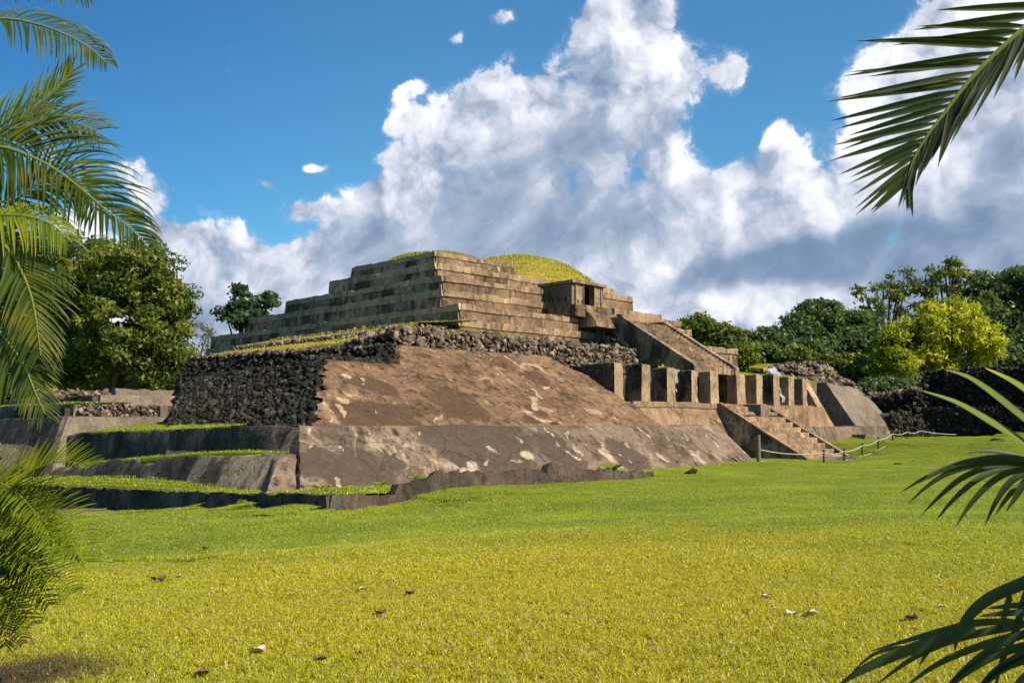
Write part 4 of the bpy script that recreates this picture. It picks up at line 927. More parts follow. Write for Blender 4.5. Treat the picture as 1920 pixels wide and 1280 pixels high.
rubble('stone_face', (70.0, 30.5, .9), (70.0, 10, .9), (70.25, 10, 3.3), (70.25, 30.5, 3.3), .27, M_RUBD, ruin, jit=.2)
rb('low_core', [(69.8, 28.6, .5), (78, 28.6, .5), (78, 33.5, .5), (69.8, 33.5, .5), (70.3, 29, 4.2), (78, 29, 4.4), (78, 33.2, 4.0), (70.3, 33.2, 3.5)], M_SOIL, cell=.6, jag=.3)
rubble('stone_face', (69.6, 33.4, 1), (69.6, 28.3, 1), (70.1, 28.5, 4.5), (70.1, 33.2, 3.7), .3, M_RUBD, ruin, jit=.35)
rubble('stone_cap', (69.9, 33.2, 3.8), (70, 28.6, 4.5), (73, 28.6, 4.7), (73, 33.2, 4.4), .28, M_RUB, ruin, jit=.5)
rubble('stone_end', (70.1, 28.4, 1), (71.5, 27.6, 1), (71.9, 28.4, 6.0), (70.9, 28.8, 4.5), .3, M_RUBD, ruin, jit=.4)
rubble('stone_toe', (66.2, 28.6, 1.0), (70, 26.5, .9), (70.2, 28.8, 3.0), (67.6, 29.6, 3.0), .28, M_RUBD, ruin, jit=.45)
rb('toe_core', [(66.6, 28.2, .4), (70.3, 27.2, .4), (70.3, 31, .4), (66.6, 31, .4), (67.8, 29.6, 2.7), (70.3, 29, 2.9), (70.3, 31, 3.0), (67.8, 31, 2.8)], M_SOIL, cell=.5)
# rubble heap behind the colonnade
heap = empty('rubble_heap', (72, 38.5, 2), 'brown heap of loose stones with a turf cap behind the colonnade', 'rubble')
V = []; P = []
for j in range(25):
    for i in range(25):
        u, v = i / 12 - 1, j / 12 - 1; x, y = 71.3 + u * 8.5, 38.4 + v * 6
        r_ = min(1, math.hypot(u, v)); z = 1.5 + 5.25 * (1 - r_ ** 2.2) + .6 * nz((x, y, 1), .5)
        if x > 73: z -= (x - 73) * .15
        V.append((x, y, z))
F = [(j * 25 + i, j * 25 + i + 1, (j + 1) * 25 + i + 1, (j + 1) * 25 + i) for j in range(24) for i in range(24)]
mesh_obj('heap_core', V, F, M_SOIL, heap, 'all')
VV = np.array(V); k = RNG.integers(0, len(VV), 5200); P = VV[k] + RNG.uniform(-.35, .35, (5200, 3)) * (1, 1, .25)
Vr, Fr, tr_ = rocks_mesh(P, .17 * RNG.uniform(.6, 1.5, len(P))); mesh_obj('loose_stones', Vr, Fr, M_RUB, heap, False, {'tint': tr_})
turf_strip(heap, [(67.5, 39.5, 6.45), (69, 39.2, 6.75), (70.5, 38.9, 6.85), (72, 38.9, 6.75)], [(67.7, 41, 6.55), (69, 41, 6.9), (71, 41, 6.95), (72.5, 41, 6.8)], 1200, .12, .05, mat=M_MOUNDB, matg=M_MOUND)

# ------------------------------------------------------------------ rope barrier
tops = []
PL = ['tall grey wooden post beside the lower stair holding the rope', 'iron rope post nearest the foot of the stair', 'second iron rope post from the stair foot', 'third iron rope post from the stair foot',
      'fourth iron rope post from the stair foot', 'iron rope post at the bend of the barrier', 'iron rope post just beyond the bend of the barrier', 'last iron rope post before the dark ruined wall']
for k, (px, yb_, yt, d) in enumerate(POSTS):
    A = PD(px, yb_, d); B = PD(px, yt, d); r_ = .10 if k == 0 else .045
    mb = MB(); h_ = B.z - A.z
    tube(mb, [A - Vector((0, 0, .4)), A + Vector((0, 0, h_ * .5)), A + Vector((0.02, 0, h_))], [r_, r_, r_ * .8], 8)
    if k: tube(mb, [B - Vector((0, 0, .01)), B + Vector((0, 0, .05)), B + Vector((0, 0, .09))], [r_ * 1.5, r_ * 1.5, r_ * .5], 8)
    else: tube(mb, [A + Vector((0, 0, .62)), A + Vector((0, 0, .70))], [r_ * 1.15, r_ * 1.15], 8)
    o = mb.build('rope_post', M_WOOD if k == 0 else M_POST); o.location = o.location; tag(o, PL[k], 'post', 'rope barrier posts')
    tops.append((A, B, h_))
E = PD(1835, 811, 70); EL = PD(1770, 826, 68)
def rope(hf, label, rr, sag):
    mb = MB(); pts = []
    for k in range(len(tops)):
        A, B, h_ = tops[k]; f = hf if k else hf * .52
        pts.append(A.lerp(B, f))
    pts.append(E if hf > .5 else EL)
    P_ = []
    for i in range(len(pts) - 1):
        for q in range(10):
            t = q / 10; p = pts[i].lerp(pts[i + 1], t); p.z -= 4 * t * (1 - t) * sag * (pts[i + 1] - pts[i]).length * (.6 if i != 7 else .35); P_.append(p)
    P_.append(pts[-1]); tube(mb, P_, rr, 6); tag(mb.build('barrier_rope', M_ROPE), label, 'rope', 'barrier ropes')
rope(.92, 'upper white rope sagging between the barrier posts', .020, .055)
rope(.13, 'lower white rope sagging close to the grass between the barrier posts', .015, .035)

# white plastic sheets on the colonnade
def sheet(pts, label, nu=10, nv=12):
    a, b, c, d = [Vector(p) for p in pts]; V = []
    for j in range(nv + 1):
        for i in range(nu + 1):
            u, v = i / nu, j / nv; p = a.lerp(b, u).lerp(d.lerp(c, u), v); p += mn.noise_vector(p * 3.1) * .16 + mn.noise_vector(p * 9) * .05; V.append(p)
    F = [(j * (nu + 1) + i, j * (nu + 1) + i + 1, (j + 1) * (nu + 1) + i + 1, (j + 1) * (nu + 1) + i) for j in range(nv) for i in range(nu)]
    n = len(V); V += [p + Vector((.0, .012, .006)) for p in V]; F += [tuple(n + q for q in f[::-1]) for f in F]
    tag(mesh_obj('plastic_sheet', V, F, M_PLASTIC, smooth='all'), label, 'sheet', 'plastic sheets on the colonnade')
ys_ = YP + .35
sheet([PY(1263.5, 692, ys_), PY(1270, 692, ys_), PY(1268.5, 733, ys_), PY(1266.5, 735, ys_)], 'narrow strip of white plastic hanging between the third and fourth pillars')
sheet([PY(1437, 691, YP + .6), PY(1454, 690, YP + .6), PY(1463, 704, YP + .2), PY(1447, 702, YP + .2)], 'crumpled white plastic on top of the pillar near the right end')
sheet([PY(1462, 727, ys_), PY(1465, 727, ys_), PY(1470, 752, ys_), PY(1465, 753, ys_)], 'thin scrap of white plastic at a pillar foot near the right end', 4, 10)
# loose cable on the rubble flank
mb = MB(); cab = [(594, 697), (588, 712), (583, 730), (579, 750), (573, 768), (571, 785), (570, 796)]
def onr(px, py):
    """meet the rubble flank plane"""
    r = ray(px, py); n_ = (Vector(r1_br) - Vector(r1_bl)).cross(Vector(r1_tl) - Vector(r1_bl)).normalized()
    t = (Vector(r1_bl) - CAM).dot(n_) / r.dot(n_); return CAM + r * t - r.normalized() * .3
tube(mb, [onr(*q) for q in cab], .018, 5); tube(mb, [onr(x + 3 * math.sin(i), y) for i, (x, y) in enumerate(cab)], .014, 5)
tag(mb.build('loose_cable', M_ROPE), 'thin pale cable hanging down the dark rubble beside the big plaster slope', 'cable')
# ------------------------------------------------------------------ trees
def leaf_mat(name, cols, tr=.35):
    mt, g = new_mat(name)
    t = g.n('ShaderNodeAttribute', attribute_name='tint').outputs['Fac']
    rp = g.n('ShaderNodeValToRGB', i_0=t); e = rp.color_ramp.elements
    e[0].position = 0; e[0].color = (*cols[0], 1); e[1].position = 1; e[1].color = (*cols[-1], 1)
    for i, c in enumerate(cols[1:-1]): q = e.new((i + 1) / (len(cols) - 1)); q.color = (*c, 1)
    tc_ = g.mix(.6, rp.outputs[0], (.40, .50, .04))
    finish(g, rp.outputs[0], .5, None, spec=.35, trans=(tc_, tr)); return mt
M_LF_OLIVE = leaf_mat('olive green leaves', [(.034, .062, .012), (.095, .13, .020), (.20, .215, .03), (.46, .40, .05)])
M_LF_DARK = leaf_mat('dark green leaves', [(.024, .052, .022), (.055, .105, .036), (.11, .17, .050), (.24, .27, .06)], .25)
M_LF_YEL = leaf_mat('yellow green leaves', [(.14, .18, .012), (.36, .38, .018), (.62, .58, .022), (.85, .74, .03)], .45)
M_LF_BLUE = leaf_mat('deep bluish leaves', [(.012, .040, .020), (.02, .065, .03), (.035, .095, .04), (.07, .14, .05)], .3)
M_BARK = plain('grey brown bark', (.10, .078, .055), .95, .5)

def tree(name, base, crown, nclump, per, leaf, mat, rad, label, cat='tree', group=None, spread=.9, shell=.55, nlimb=9, elong=1.6, bare=0, fork=.38):
    base = Vector(base); root = empty(name, base, label, cat, group)
    C_ = []
    vols = np.array([c[3] * c[4] * c[5] for c in crown]) ** (2 / 3); vols /= vols.sum()
    for _ in range(nclump):
        c = crown[RNG.choice(len(crown), p=vols)]
        d = RNG.normal(size=3); d /= np.linalg.norm(d); r_ = RNG.uniform(shell, 1.0) ** .8
        p = np.array(c[:3]) + d * r_ * np.array(c[3:6]) * RNG.uniform(.85, 1.08)
        if p[2] < base.z + .4: p[2] = base.z + RNG.uniform(.4, 1.5)
        C_.append(p)
    C_ = np.array(C_)
    mb = MB(); cz = np.mean([c[2] for c in crown]); top = Vector((float(np.mean([c[0] for c in crown])), float(np.mean([c[1] for c in crown])), float(cz)))
    fk = base.lerp(top, fork) + Vector((random.uniform(-.3, .3), random.uniform(-.3, .3), 0))
    tube(mb, [base - Vector((0, 0, .5)), base + Vector((0, 0, .3)), base.lerp(fk, .5) + Vector((random.uniform(-.15, .15), .1, 0)), fk], [rad * 1.5, rad * 1.15, rad, rad * .85], 9)
    mb.build('trunk', M_BARK, root, 60)
    mb = MB(); ends = []
    for k in range(nlimb):
        c = crown[k % len(crown)]; tgt = Vector(c[:3]) + Vector((random.uniform(-.6, .6) * c[3], random.uniform(-.6, .6) * c[4], random.uniform(-.5, .55) * c[5]))
        mid = fk.lerp(tgt, .5) + Vector((random.uniform(-.5, .5), random.uniform(-.5, .5), random.uniform(.0, .7)))
        q = [fk, fk.lerp(mid, .5) + Vector((random.uniform(-.2, .2), random.uniform(-.2, .2), 0)), mid, tgt]
        tube(mb, q, [rad * .6, rad * .48, rad * .34, rad * .14], 6); ends += [q[2], q[3], q[1].lerp(q[2], .5)]
    EN = np.array([e[:] for e in ends]); step = max(1, nclump // 70)
    for p in C_[::step]:
        j = np.argmin(((EN - p) ** 2).sum(1)); a = Vector(EN[j]); b = Vector(p)
        m_ = a.lerp(b, .5) + Vector((random.uniform(-.3, .3), random.uniform(-.3, .3), random.uniform(-.1, .4)))
        tube(mb, [a, m_, b], [rad * .16, rad * .1, rad * .04], 4)
        for _ in range(bare):
            tube(mb, [m_, m_.lerp(b, .7) + Vector([random.uniform(-1, 1) for _ in range(3)]) * .8], [rad * .06, rad * .02], 3)
    mb.build('limbs', M_BARK, root, 60)
    n = nclump * per
    cid = np.repeat(np.arange(nclump), per); cs = RNG.uniform(.6, 1.3, nclump)[cid] * spread
    dd = RNG.normal(size=(n, 3)); dd /= np.linalg.norm(dd, axis=1)[:, None]
    P = C_[cid] + dd * (cs * RNG.random(n) ** .5)[:, None] * (1.0, 1.0, .62)
    a = RNG.normal(size=(n, 3)) + (0, 0, -.2); a /= np.linalg.norm(a, axis=1)[:, None]
    up = dd + RNG.normal(size=(n, 3)) * .7 + (0, 0, .8); b = np.cross(up, a); b /= np.linalg.norm(b, axis=1)[:, None] + 1e-9
    s = leaf * RNG.uniform(.6, 1.35, n)
    L = a * (s * .5 * elong)[:, None]; W = b * (s * .5)[:, None]; nr = np.cross(a, b) * (s * .12)[:, None]
    V = np.stack([P - L, P - W * .8 + nr, P + L, P + W * .8 + nr], 1).reshape(-1, 3)
    F = np.arange(n * 4).reshape(n, 4)
    t = np.clip(RNG.uniform(0, .75, nclump)[cid] ** 1.2 + RNG.normal(0, .16, n), 0, 1)
    mesh_obj('crown', V, F, mat, root, attrs={'tint': np.repeat(t, 4)})
    return root
def el_px(px, py, rx, ry, d, dep=1.0):
    """crown ellipsoid from where it stands in view at distance d"""
    c = PD(px, py, d); k = d / FPX; return (c.x, c.y, c.z, rx * k * dep, rx * k * dep, ry * k)
def foot(px, d, z=0.0): p = PD(px, 700, d); return (p.x, p.y, z)
# left
tree('broadleaf_tree', foot(215, 76, 0), [el_px(170, 505, 70, 62, 76), el_px(245, 520, 85, 68, 74), el_px(120, 590, 65, 85, 78), el_px(235, 620, 85, 85, 73), el_px(310, 580, 50, 62, 74), el_px(300, 665, 50, 55, 74), el_px(170, 680, 85, 45, 76)],
     420, 130, .25, M_LF_OLIVE, .55, 'large round olive green broadleaf tree at the left behind the low platforms', spread=1.15, shell=.5, nlimb=14)
tree('broadleaf_tree', foot(60, 84, 0), [el_px(60, 590, 75, 110, 84), el_px(0, 620, 70, 120, 86), el_px(90, 690, 80, 50, 82)], 210, 90, .36, M_LF_DARK, .5,
     'dark shaded tree at the far left edge behind the palm fronds', spread=1.3)
tree('broadleaf_tree', foot(-60, 80, 0), [el_px(-60, 620, 90, 140, 80), el_px(0, 690, 80, 60, 80)], 160, 90, .40, M_LF_DARK, .5, 'darkest tree cut by the left edge of the view', spread=1.4)
tree('spreading_tree', foot(462, 98, 4), [el_px(452, 574, 36, 14, 98), el_px(432, 583, 28, 8, 98), el_px(452, 550, 22, 10, 98), el_px(500, 562, 24, 15, 99), el_px(470, 600, 48, 16, 98), el_px(446, 541, 12, 5, 98)], 90, 60, .32, M_LF_BLUE, .28,
     'small flat layered deep green tree rising behind the pyramid left corner', spread=.8, nlimb=10, shell=.2)
tree('bare_shrub', foot(372, 92, 2), [el_px(372, 636, 34, 40, 92), el_px(350, 660, 26, 26, 92)], 70, 5, .22, M_LF_OLIVE, .14, 'thin nearly leafless shrub between the round tree and the pyramid', cat='shrub', spread=.9, bare=6, nlimb=12)
tree('hedge_tree', foot(330, 84, 1), [el_px(315, 690, 55, 38, 84), el_px(370, 690, 40, 30, 86)], 60, 70, .32, M_LF_OLIVE, .2, 'low bright shrubby tree under the bare shrub at the left', spread=1.0)
# right
G = 'trees beyond the ruins'
tree('broadleaf_tree', foot(1330, 96, 1), [el_px(1320, 630, 40, 36, 96), el_px(1360, 640, 36, 34, 94), el_px(1292, 615, 22, 24, 98), el_px(1380, 665, 40, 30, 94)], 130, 75, .32, M_LF_OLIVE, .3, 'olive tree directly behind the right end of the pyramid stair', group=G, spread=1.0)
tree('broadleaf_tree', foot(1432, 98, 1), [el_px(1430, 650, 38, 36, 98), el_px(1400, 670, 30, 28, 97), el_px(1465, 660, 36, 34, 98)], 110, 75, .34, M_LF_DARK, .3, 'low dark green tree right of the olive tree behind the stair', group=G, spread=1.1)
tree('broadleaf_tree', foot(1530, 104, 1), [el_px(1500, 625, 44, 44, 104), el_px(1560, 610, 46, 44, 105), el_px(1530, 585, 30, 24, 106), el_px(1600, 620, 40, 48, 103), el_px(1530, 670, 60, 34, 100)], 230, 80, .38, M_LF_DARK, .45, 'broad dark green tree in the middle of the right tree line', group=G, spread=1.35)
tree('broadleaf_tree', foot(1610, 92, 1), [el_px(1615, 665, 44, 52, 92), el_px(1590, 700, 50, 30, 91), el_px(1640, 700, 40, 30, 90)], 130, 80, .34, M_LF_DARK, .3, 'deep shaded tree directly left of the yellow green tree', group=G, spread=1.2)
tree('shrub', foot(1500, 88, 3), [el_px(1490, 668, 30, 14, 88)], 26, 60, .26, M_LF_OLIVE, .1, 'small yellowish shrub above the rubble heap', cat='shrub', spread=.7)
tree('shrub', foot(1580, 86, 3), [el_px(1585, 680, 32, 16, 86)], 26, 60, .26, M_LF_OLIVE, .1, 'olive shrub at the right end of the rubble heap', cat='shrub', spread=.7)
tree('open_tree', foot(1660, 118, 1), [el_px(1655, 555, 30, 30, 118), el_px(1690, 520, 28, 22, 118), el_px(1640, 590, 30, 22, 118), el_px(1620, 545, 20, 18, 118), el_px(1700, 570, 34, 26, 118)], 62, 34, .30, M_LF_OLIVE, .4, 'tall open tree with bare crooked limbs left of the other open tree', group=G, spread=.95, nlimb=18, bare=4, fork=.5)
tree('open_tree', foot(1775, 118, 1), [el_px(1770, 505, 40, 22, 118), el_px(1730, 530, 34, 26, 118), el_px(1805, 530, 34, 30, 118), el_px(1770, 560, 50, 26, 118)], 76, 36, .30, M_LF_OLIVE, .45, 'tallest open tree with bare limbs behind the yellow green tree', group=G, spread=.95, nlimb=20, bare=4, fork=.55)
tree('broadleaf_tree', foot(1860, 108, 1), [el_px(1850, 545, 34, 40, 108), el_px(1900, 560, 44, 60, 107), el_px(1860, 610, 60, 60, 106), el_px(1925, 530, 30, 30, 108)], 210, 60, .38, M_LF_DARK, .45, 'tall dark tree at the right edge behind the yellow green tree', group=G, spread=1.3)
tree('broadleaf_tree', foot(1960, 104, 1), [el_px(1960, 600, 60, 100, 104), el_px(1930, 660, 60, 50, 100)], 110, 70, .42, M_LF_DARK, .5, 'dark tree cut by the right edge of the view', group=G, spread=1.5)
tree('yellow_green_tree', foot(1733, 84, 1.5), [el_px(1700, 640, 50, 44, 84), el_px(1760, 615, 60, 46, 84), el_px(1820, 625, 52, 42, 84), el_px(1790, 590, 50, 26, 84), el_px(1680, 690, 46, 34, 83), el_px(1735, 680, 60, 40, 85), el_px(1850, 650, 34, 26, 84), el_px(1660, 650, 22, 30, 84)],
     330, 105, .20, M_LF_YEL, .32, 'bright yellow green feathery tree above the black ruined wall', spread=1.05, shell=.45, nlimb=16, elong=2.2, fork=.3)
tree('shrub', foot(1700, 80, 1.5), [el_px(1690, 725, 50, 18, 80), el_px(1640, 730, 30, 16, 80)], 60, 70, .26, M_LF_DARK, .1, 'dark undergrowth below the yellow green tree', cat='shrub', spread=.9)
tree('shrub', foot(1815, 92, 1.5), [el_px(1800, 690, 60, 26, 92), el_px(1870, 680, 50, 34, 93)], 80, 70, .3, M_LF_DARK, .1, 'dark bushes closing the gap under the yellow green tree at the right', cat='shrub', spread=1.1)
tree('hedge_tree', foot(170, 88, 0), [el_px(150, 700, 90, 40, 88), el_px(250, 700, 80, 36, 88)], 110, 90, .3, M_LF_DARK, .2, 'dark low hedge standing behind the trunk of the large round tree at the left', cat='hedge', spread=1.2)
# a far wood closing the view behind everything
n = 60000; th = RNG.uniform(-1.1, 1.1, n); rr_ = RNG.uniform(125, 150, n)
x = rr_ * (np.sin(th) * CR.x + np.cos(th) * CF0.x); y = rr_ * (np.sin(th) * CR.y + np.cos(th) * CF0.y)
hmx = 8.5 + 1.6 * np.sin(th * 23) + 1.2 * np.sin(th * 51 + 1) + np.sin(th * 110)
P = np.stack([x, y, hmx * RNG.random(n) ** .7], -1)
a = RNG.normal(size=(n, 3)); a /= np.linalg.norm(a, axis=1)[:, None]; b = np.cross(RNG.normal(size=(n, 3)) + (0, 0, .6), a); b /= np.linalg.norm(b, axis=1)[:, None]; s = RNG.uniform(.5, 1.1, n)[:, None]
V = np.stack([P - a * s, P - b * s * .6, P + a * s, P + b * s * .6], 1).reshape(-1, 3)
tag(mesh_obj('far_wood', V, np.arange(n * 4).reshape(n, 4), M_LF_DARK, attrs={'tint': np.repeat(RNG.random(n) * .8, 4)}), 'far dark wood closing the view behind the ruins', 'wood', kind='stuff')
# ------------------------------------------------------------------ the mown lawn (blades)
patches = bpy.data.collections.new('lawn_patches')              # source tufts, not linked to the scene
def patch(name, size, n, h, wd, lean):
    P = np.stack([RNG.uniform(-size / 2, size / 2, n), RNG.uniform(-size / 2, size / 2, n), np.full(n, -.004 if size < 1 else .012)], -1)
    cl = RNG.uniform(-size / 2, size / 2, (max(4, n // 40), 2)); k = RNG.random(n) < .55
    P[k, :2] = cl[RNG.integers(0, len(cl), k.sum())] + RNG.normal(0, size * .02, (k.sum(), 2))
    V, F, t, hh = blade_block(P, h * RNG.uniform(.45, 1.25, n), wd * RNG.uniform(.7, 1.3, n), lean)
    me = bpy.data.meshes.new(name); me.from_pydata(V.tolist(), [], F.tolist())
    for an, arr in (('tint', t), ('hgt', hh)):
        at = me.attributes.new(an, 'FLOAT', 'POINT'); at.data.foreach_set('value', arr.astype(np.float32))
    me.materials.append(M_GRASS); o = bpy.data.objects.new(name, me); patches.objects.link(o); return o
for k in range(4): patch('a_patch_%d' % k, .66, 1500, .050, .0068, 1.2)
for k in range(3): patch('b_patch_%d' % k, 1.5, 4800, .056, .0105, 1.2)
def wedge_pts(d0, d1, cell, side):
    out = []
    d = d0
    while d < d1:
        w_ = .56 * d + side; k = int(2 * w_ / cell)
        for i in range(k):
            r_ = -w_ + (i + random.uniform(.38, .62)) * cell; dd_ = d + random.uniform(.38, .62) * cell
            p = CR * r_ + CF0 * dd_; out.append((p.x, p.y))
        d += cell
    return np.array(out)
A_ = wedge_pts(1.0, 21, .5, 4.5); B_ = wedge_pts(10.5, 66, 1.05, 6.0)
dA = (A_[:, 0] + A_[:, 1]) * S2; dB = (B_[:, 0] + B_[:, 1]) * S2
A_ = A_[RNG.random(len(A_)) < np.clip((21 - dA) / 7.5, 0, 1)]; B_ = B_[RNG.random(len(B_)) < np.clip((dB - 10.5) / 3.5, 0, 1)]
B_ = B_[~((B_[:, 0] > 15.5) & (B_[:, 1] > 27.5) & (B_[:, 0] < 50))]
B_ = B_[~((B_[:, 0] > 15.3) & (B_[:, 1] > 22.2) & (B_[:, 0] < 19))]
XYp = np.concatenate([A_, B_]); kind_ = np.concatenate([RNG.integers(0, 4, len(A_)), RNG.integers(4, 7, len(B_))])
Zp = ground_z(XYp[:, 0], XYp[:, 1])
gxs = (ground_z(XYp[:, 0] + .4, XYp[:, 1]) - ground_z(XYp[:, 0] - .4, XYp[:, 1])) / .8; gys = (ground_z(XYp[:, 0], XYp[:, 1] + .4) - ground_z(XYp[:, 0], XYp[:, 1] - .4)) / .8
rot_ = []
for a_, b_ in zip(gxs, gys):
    nrm_ = Vector((-a_, -b_, 1)).normalized(); q_ = Vector((0, 0, 1)).rotation_difference(nrm_).to_matrix() @ Matrix.Rotation(random.uniform(0, 6.28), 3, 'Z'); rot_ += list(q_.to_euler())
rot_ = np.array(rot_, dtype=np.float32)
me = bpy.data.meshes.new('lawn_grass'); me.from_pydata(np.column_stack([XYp, Zp]).tolist(), [], [])
for an, ty, arr in (('pick', 'INT', kind_.astype(np.int32)), ('turn', 'FLOAT_VECTOR', rot_)):
    at = me.attributes.new(an, ty, 'POINT'); at.data.foreach_set('vector' if ty == 'FLOAT_VECTOR' else 'value', arr)
lawn = bpy.data.objects.new('lawn_grass', me); COL.objects.link(lawn); tag(lawn, 'short mown yellow green lawn grass in front of the ruins', 'grass', kind='stuff')
ng = bpy.data.node_groups.new('lawn', 'GeometryNodeTree')
ng.interface.new_socket('Geometry', in_out='INPUT', socket_type='NodeSocketGeometry'); ng.interface.new_socket('Geometry', in_out='OUTPUT', socket_type='NodeSocketGeometry')
gi = ng.nodes.new('NodeGroupInput'); go = ng.nodes.new('NodeGroupOutput')
ci = ng.nodes.new('GeometryNodeCollectionInfo'); ci.inputs[0].default_value = patches; ci.inputs[1].default_value = True; ci.inputs[2].default_value = True
ip = ng.nodes.new('GeometryNodeInstanceOnPoints'); ip.inputs['Pick Instance'].default_value = True
a1 = ng.nodes.new('GeometryNodeInputNamedAttribute'); a1.data_type = 'INT'; a1.inputs[0].default_value = 'pick'
a2 = ng.nodes.new('GeometryNodeInputNamedAttribute'); a2.data_type = 'FLOAT_VECTOR'; a2.inputs[0].default_value = 'turn'
def o1(nd): return [s for s in nd.outputs if s.enabled and s.name == 'Attribute'][0]
L_ = ng.links
L_.new(gi.outputs[0], ip.inputs['Points']); L_.new(ci.outputs[0], ip.inputs['Instance']); L_.new(o1(a1), ip.inputs['Instance Index'])
L_.new(o1(a2), ip.inputs['Rotation']); L_.new(ip.outputs[0], go.inputs[0])
md = lawn.modifiers.new('lawn', 'NODES'); md.node_group = ng

# ------------------------------------------------------------------ palms
def palm_mat(name, c0, c1, c2, tr=.4):
    mt, g = new_mat(name); pos = g.n('ShaderNodeNewGeometry').outputs['Position']
    t = g.n('ShaderNodeAttribute', attribute_name='tint').outputs['Fac']; h = g.n('ShaderNodeAttribute', attribute_name='hgt').outputs['Fac']
    c = g.mix(t, c0, c1); c = g.mix(g.m('MULTIPLY', g.ss(h, .72, 1.0), g.ss(t, .5, 1.0)), c, c2)
    c = g.mix(g.m('MULTIPLY', g.ss(g.noise(pos, 5, 4, .6), .5, .7), .35), c, c2)
    finish(g, c, .5, None, spec=.28, trans=(g.mix(.45, c, (.40, .46, .01)), tr)); return mt
M_PALM = palm_mat('areca palm leaf', (.018, .042, .005), (.06, .098, .008), (.30, .26, .025), .30)
M_PALMY = palm_mat('yellow green palm leaf', (.07, .13, .006), (.22, .27, .010), (.60, .48, .03), .42)  # leaf colour of the yellow-green fronds
M_PALMD = palm_mat('shaded palm leaf', (.012, .030, .012), (.028, .055, .018), (.14, .15, .03), .30)  # shade put into the leaf colour of the right-hand fronds
M_PALMB = palm_mat('withered palm leaf', (.16, .10, .03), (.30, .20, .06), (.40, .22, .06), .2)
M_STEM = plain('palm stem', (.20, .19, .07), .6, .4); M_RACH = plain('palm rachis', (.17, .19, .035), .5, .3)
def cat(P, t):
    n = len(P) - 1; s = min(max(t, 0), .99999) * n; i = int(s); f = s - i
    p0, p1, p2, p3 = P[max(i - 1, 0)], P[i], P[i + 1], P[min(i + 2, n)]
    return 0.5 * ((2 * p1) + (p2 - p0) * f + (2 * p0 - 5 * p1 + 4 * p2 - p3) * f * f + (3 * p1 - p0 - 3 * p2 + p3) * f ** 3)
class Fr:
    def __init__(s): s.V = []; s.F = []; s.t = []; s.h = []
    def blade(s, pts, W, N, tint, prof=None, fold=.25):
        n = len(pts); b = len(s.V)
        for i, p in enumerate(pts):
            u = i / (n - 1); T = (pts[min(i + 1, n - 1)] - pts[max(i - 1, 0)]).normalized()
            w_ = T.cross(N); w_ = w_.normalized() if w_.length > 1e-6 else Vector((1, 0, 0)); nn = w_.cross(T)
            k = (min(1, .35 + u * 4) * (1 - u ** 2.6) + .015) * W * .5
            s.V += [p - w_ * k, p - nn * k * fold * 2, p + w_ * k]; s.t += [tint] * 3; s.h += [u] * 3
        for i in range(n - 1):
            a = b + i * 3; s.F += [(a, a + 1, a + 4, a + 3), (a + 1, a + 2, a + 5, a + 4)]
    def build(s, name, mat, parent): return mesh_obj(name, s.V, s.F, mat, parent, 'all', {'tint': s.t, 'hgt': s.h})
def frond(palm, path, d, N, L, mat, n=34, t0=.28, ang=(35, 55), W=.022, droop=.25, lift=.15, dd=None, Lr=None, angr=None, seed=0, tipk=.35, rr=.011):
    rs = random.Random(seed * 77 + 5); droop *= (.22 if 70 > seed >= 30 else .6 if seed not in (1, 2) else .9)
    P = [PD(px, py, d + (dd * i / (len(path) - 1) if dd else 0)) for i, (px, py) in enumerate(path)]
    N = (CR * N[0] + CZ * N[1] - CF0 * N[2]).normalized()
    fr = Fr()
    for sd in (-1, 1):
        LL = L if sd < 0 or Lr is None else Lr; AA = ang if sd < 0 or angr is None else angr
        for i in range(n):
            t = t0 + (1 - t0) * (i + rs.uniform(-.25, .25)) / n; t = min(.995, t)
            p = cat(P, t); T = (cat(P, t + .01) - cat(P, t - .01)).normalized(); S = T.cross(N).normalized() * sd
            u = max(0.0, (t - t0) / (1 - t0))
            ln = LL * min(1, .55 + u * 2.2) * (1 - (1 - tipk) * u ** 1.8) * rs.uniform(.86, 1.1)
            a = R(AA[0] + (AA[1] - AA[0]) * u + rs.uniform(-5, 5))
            D = (S * math.cos(a) + T * math.sin(a) + N * (lift + rs.uniform(-.08, .08))).normalized()
            pts = [p.copy()]; q = p.copy(); K = 6; dr = droop * rs.uniform(.7, 1.4)
            for k in range(K):
                D = (D + Vector((0, 0, -dr * (k + .5) / K))).normalized(); q = q + D * ln / K; pts.append(q.copy())
            fr.blade(pts, W * rs.uniform(.8, 1.15) * (1 - .35 * u), N, rs.random())
    o = fr.build('frond', mat, palm)
    mb = MB(); m_ = 22; tube(mb, [cat(P, i / m_) for i in range(m_ + 1)], [rr * (1 - .8 * i / m_) for i in range(m_ + 1)], 6)
    mb.build('rachis', M_RACH, o); return o
def stems(palm, tops_, base_, r=.035):
    for k, tp in enumerate(tops_):
        mb = MB(); b = base_ + Vector((.12 * math.cos(k * 2.1), .12 * math.sin(k * 2.1), -.1)); m_ = b.lerp(tp, .5) + Vector((0, 0, .1)); pts = [b, b.lerp(m_, .6), m_, tp]
        tube(mb, pts, [r * 1.3, r, r * .9, r * .8], 8); mb.build('stem', M_STEM, palm, 60)
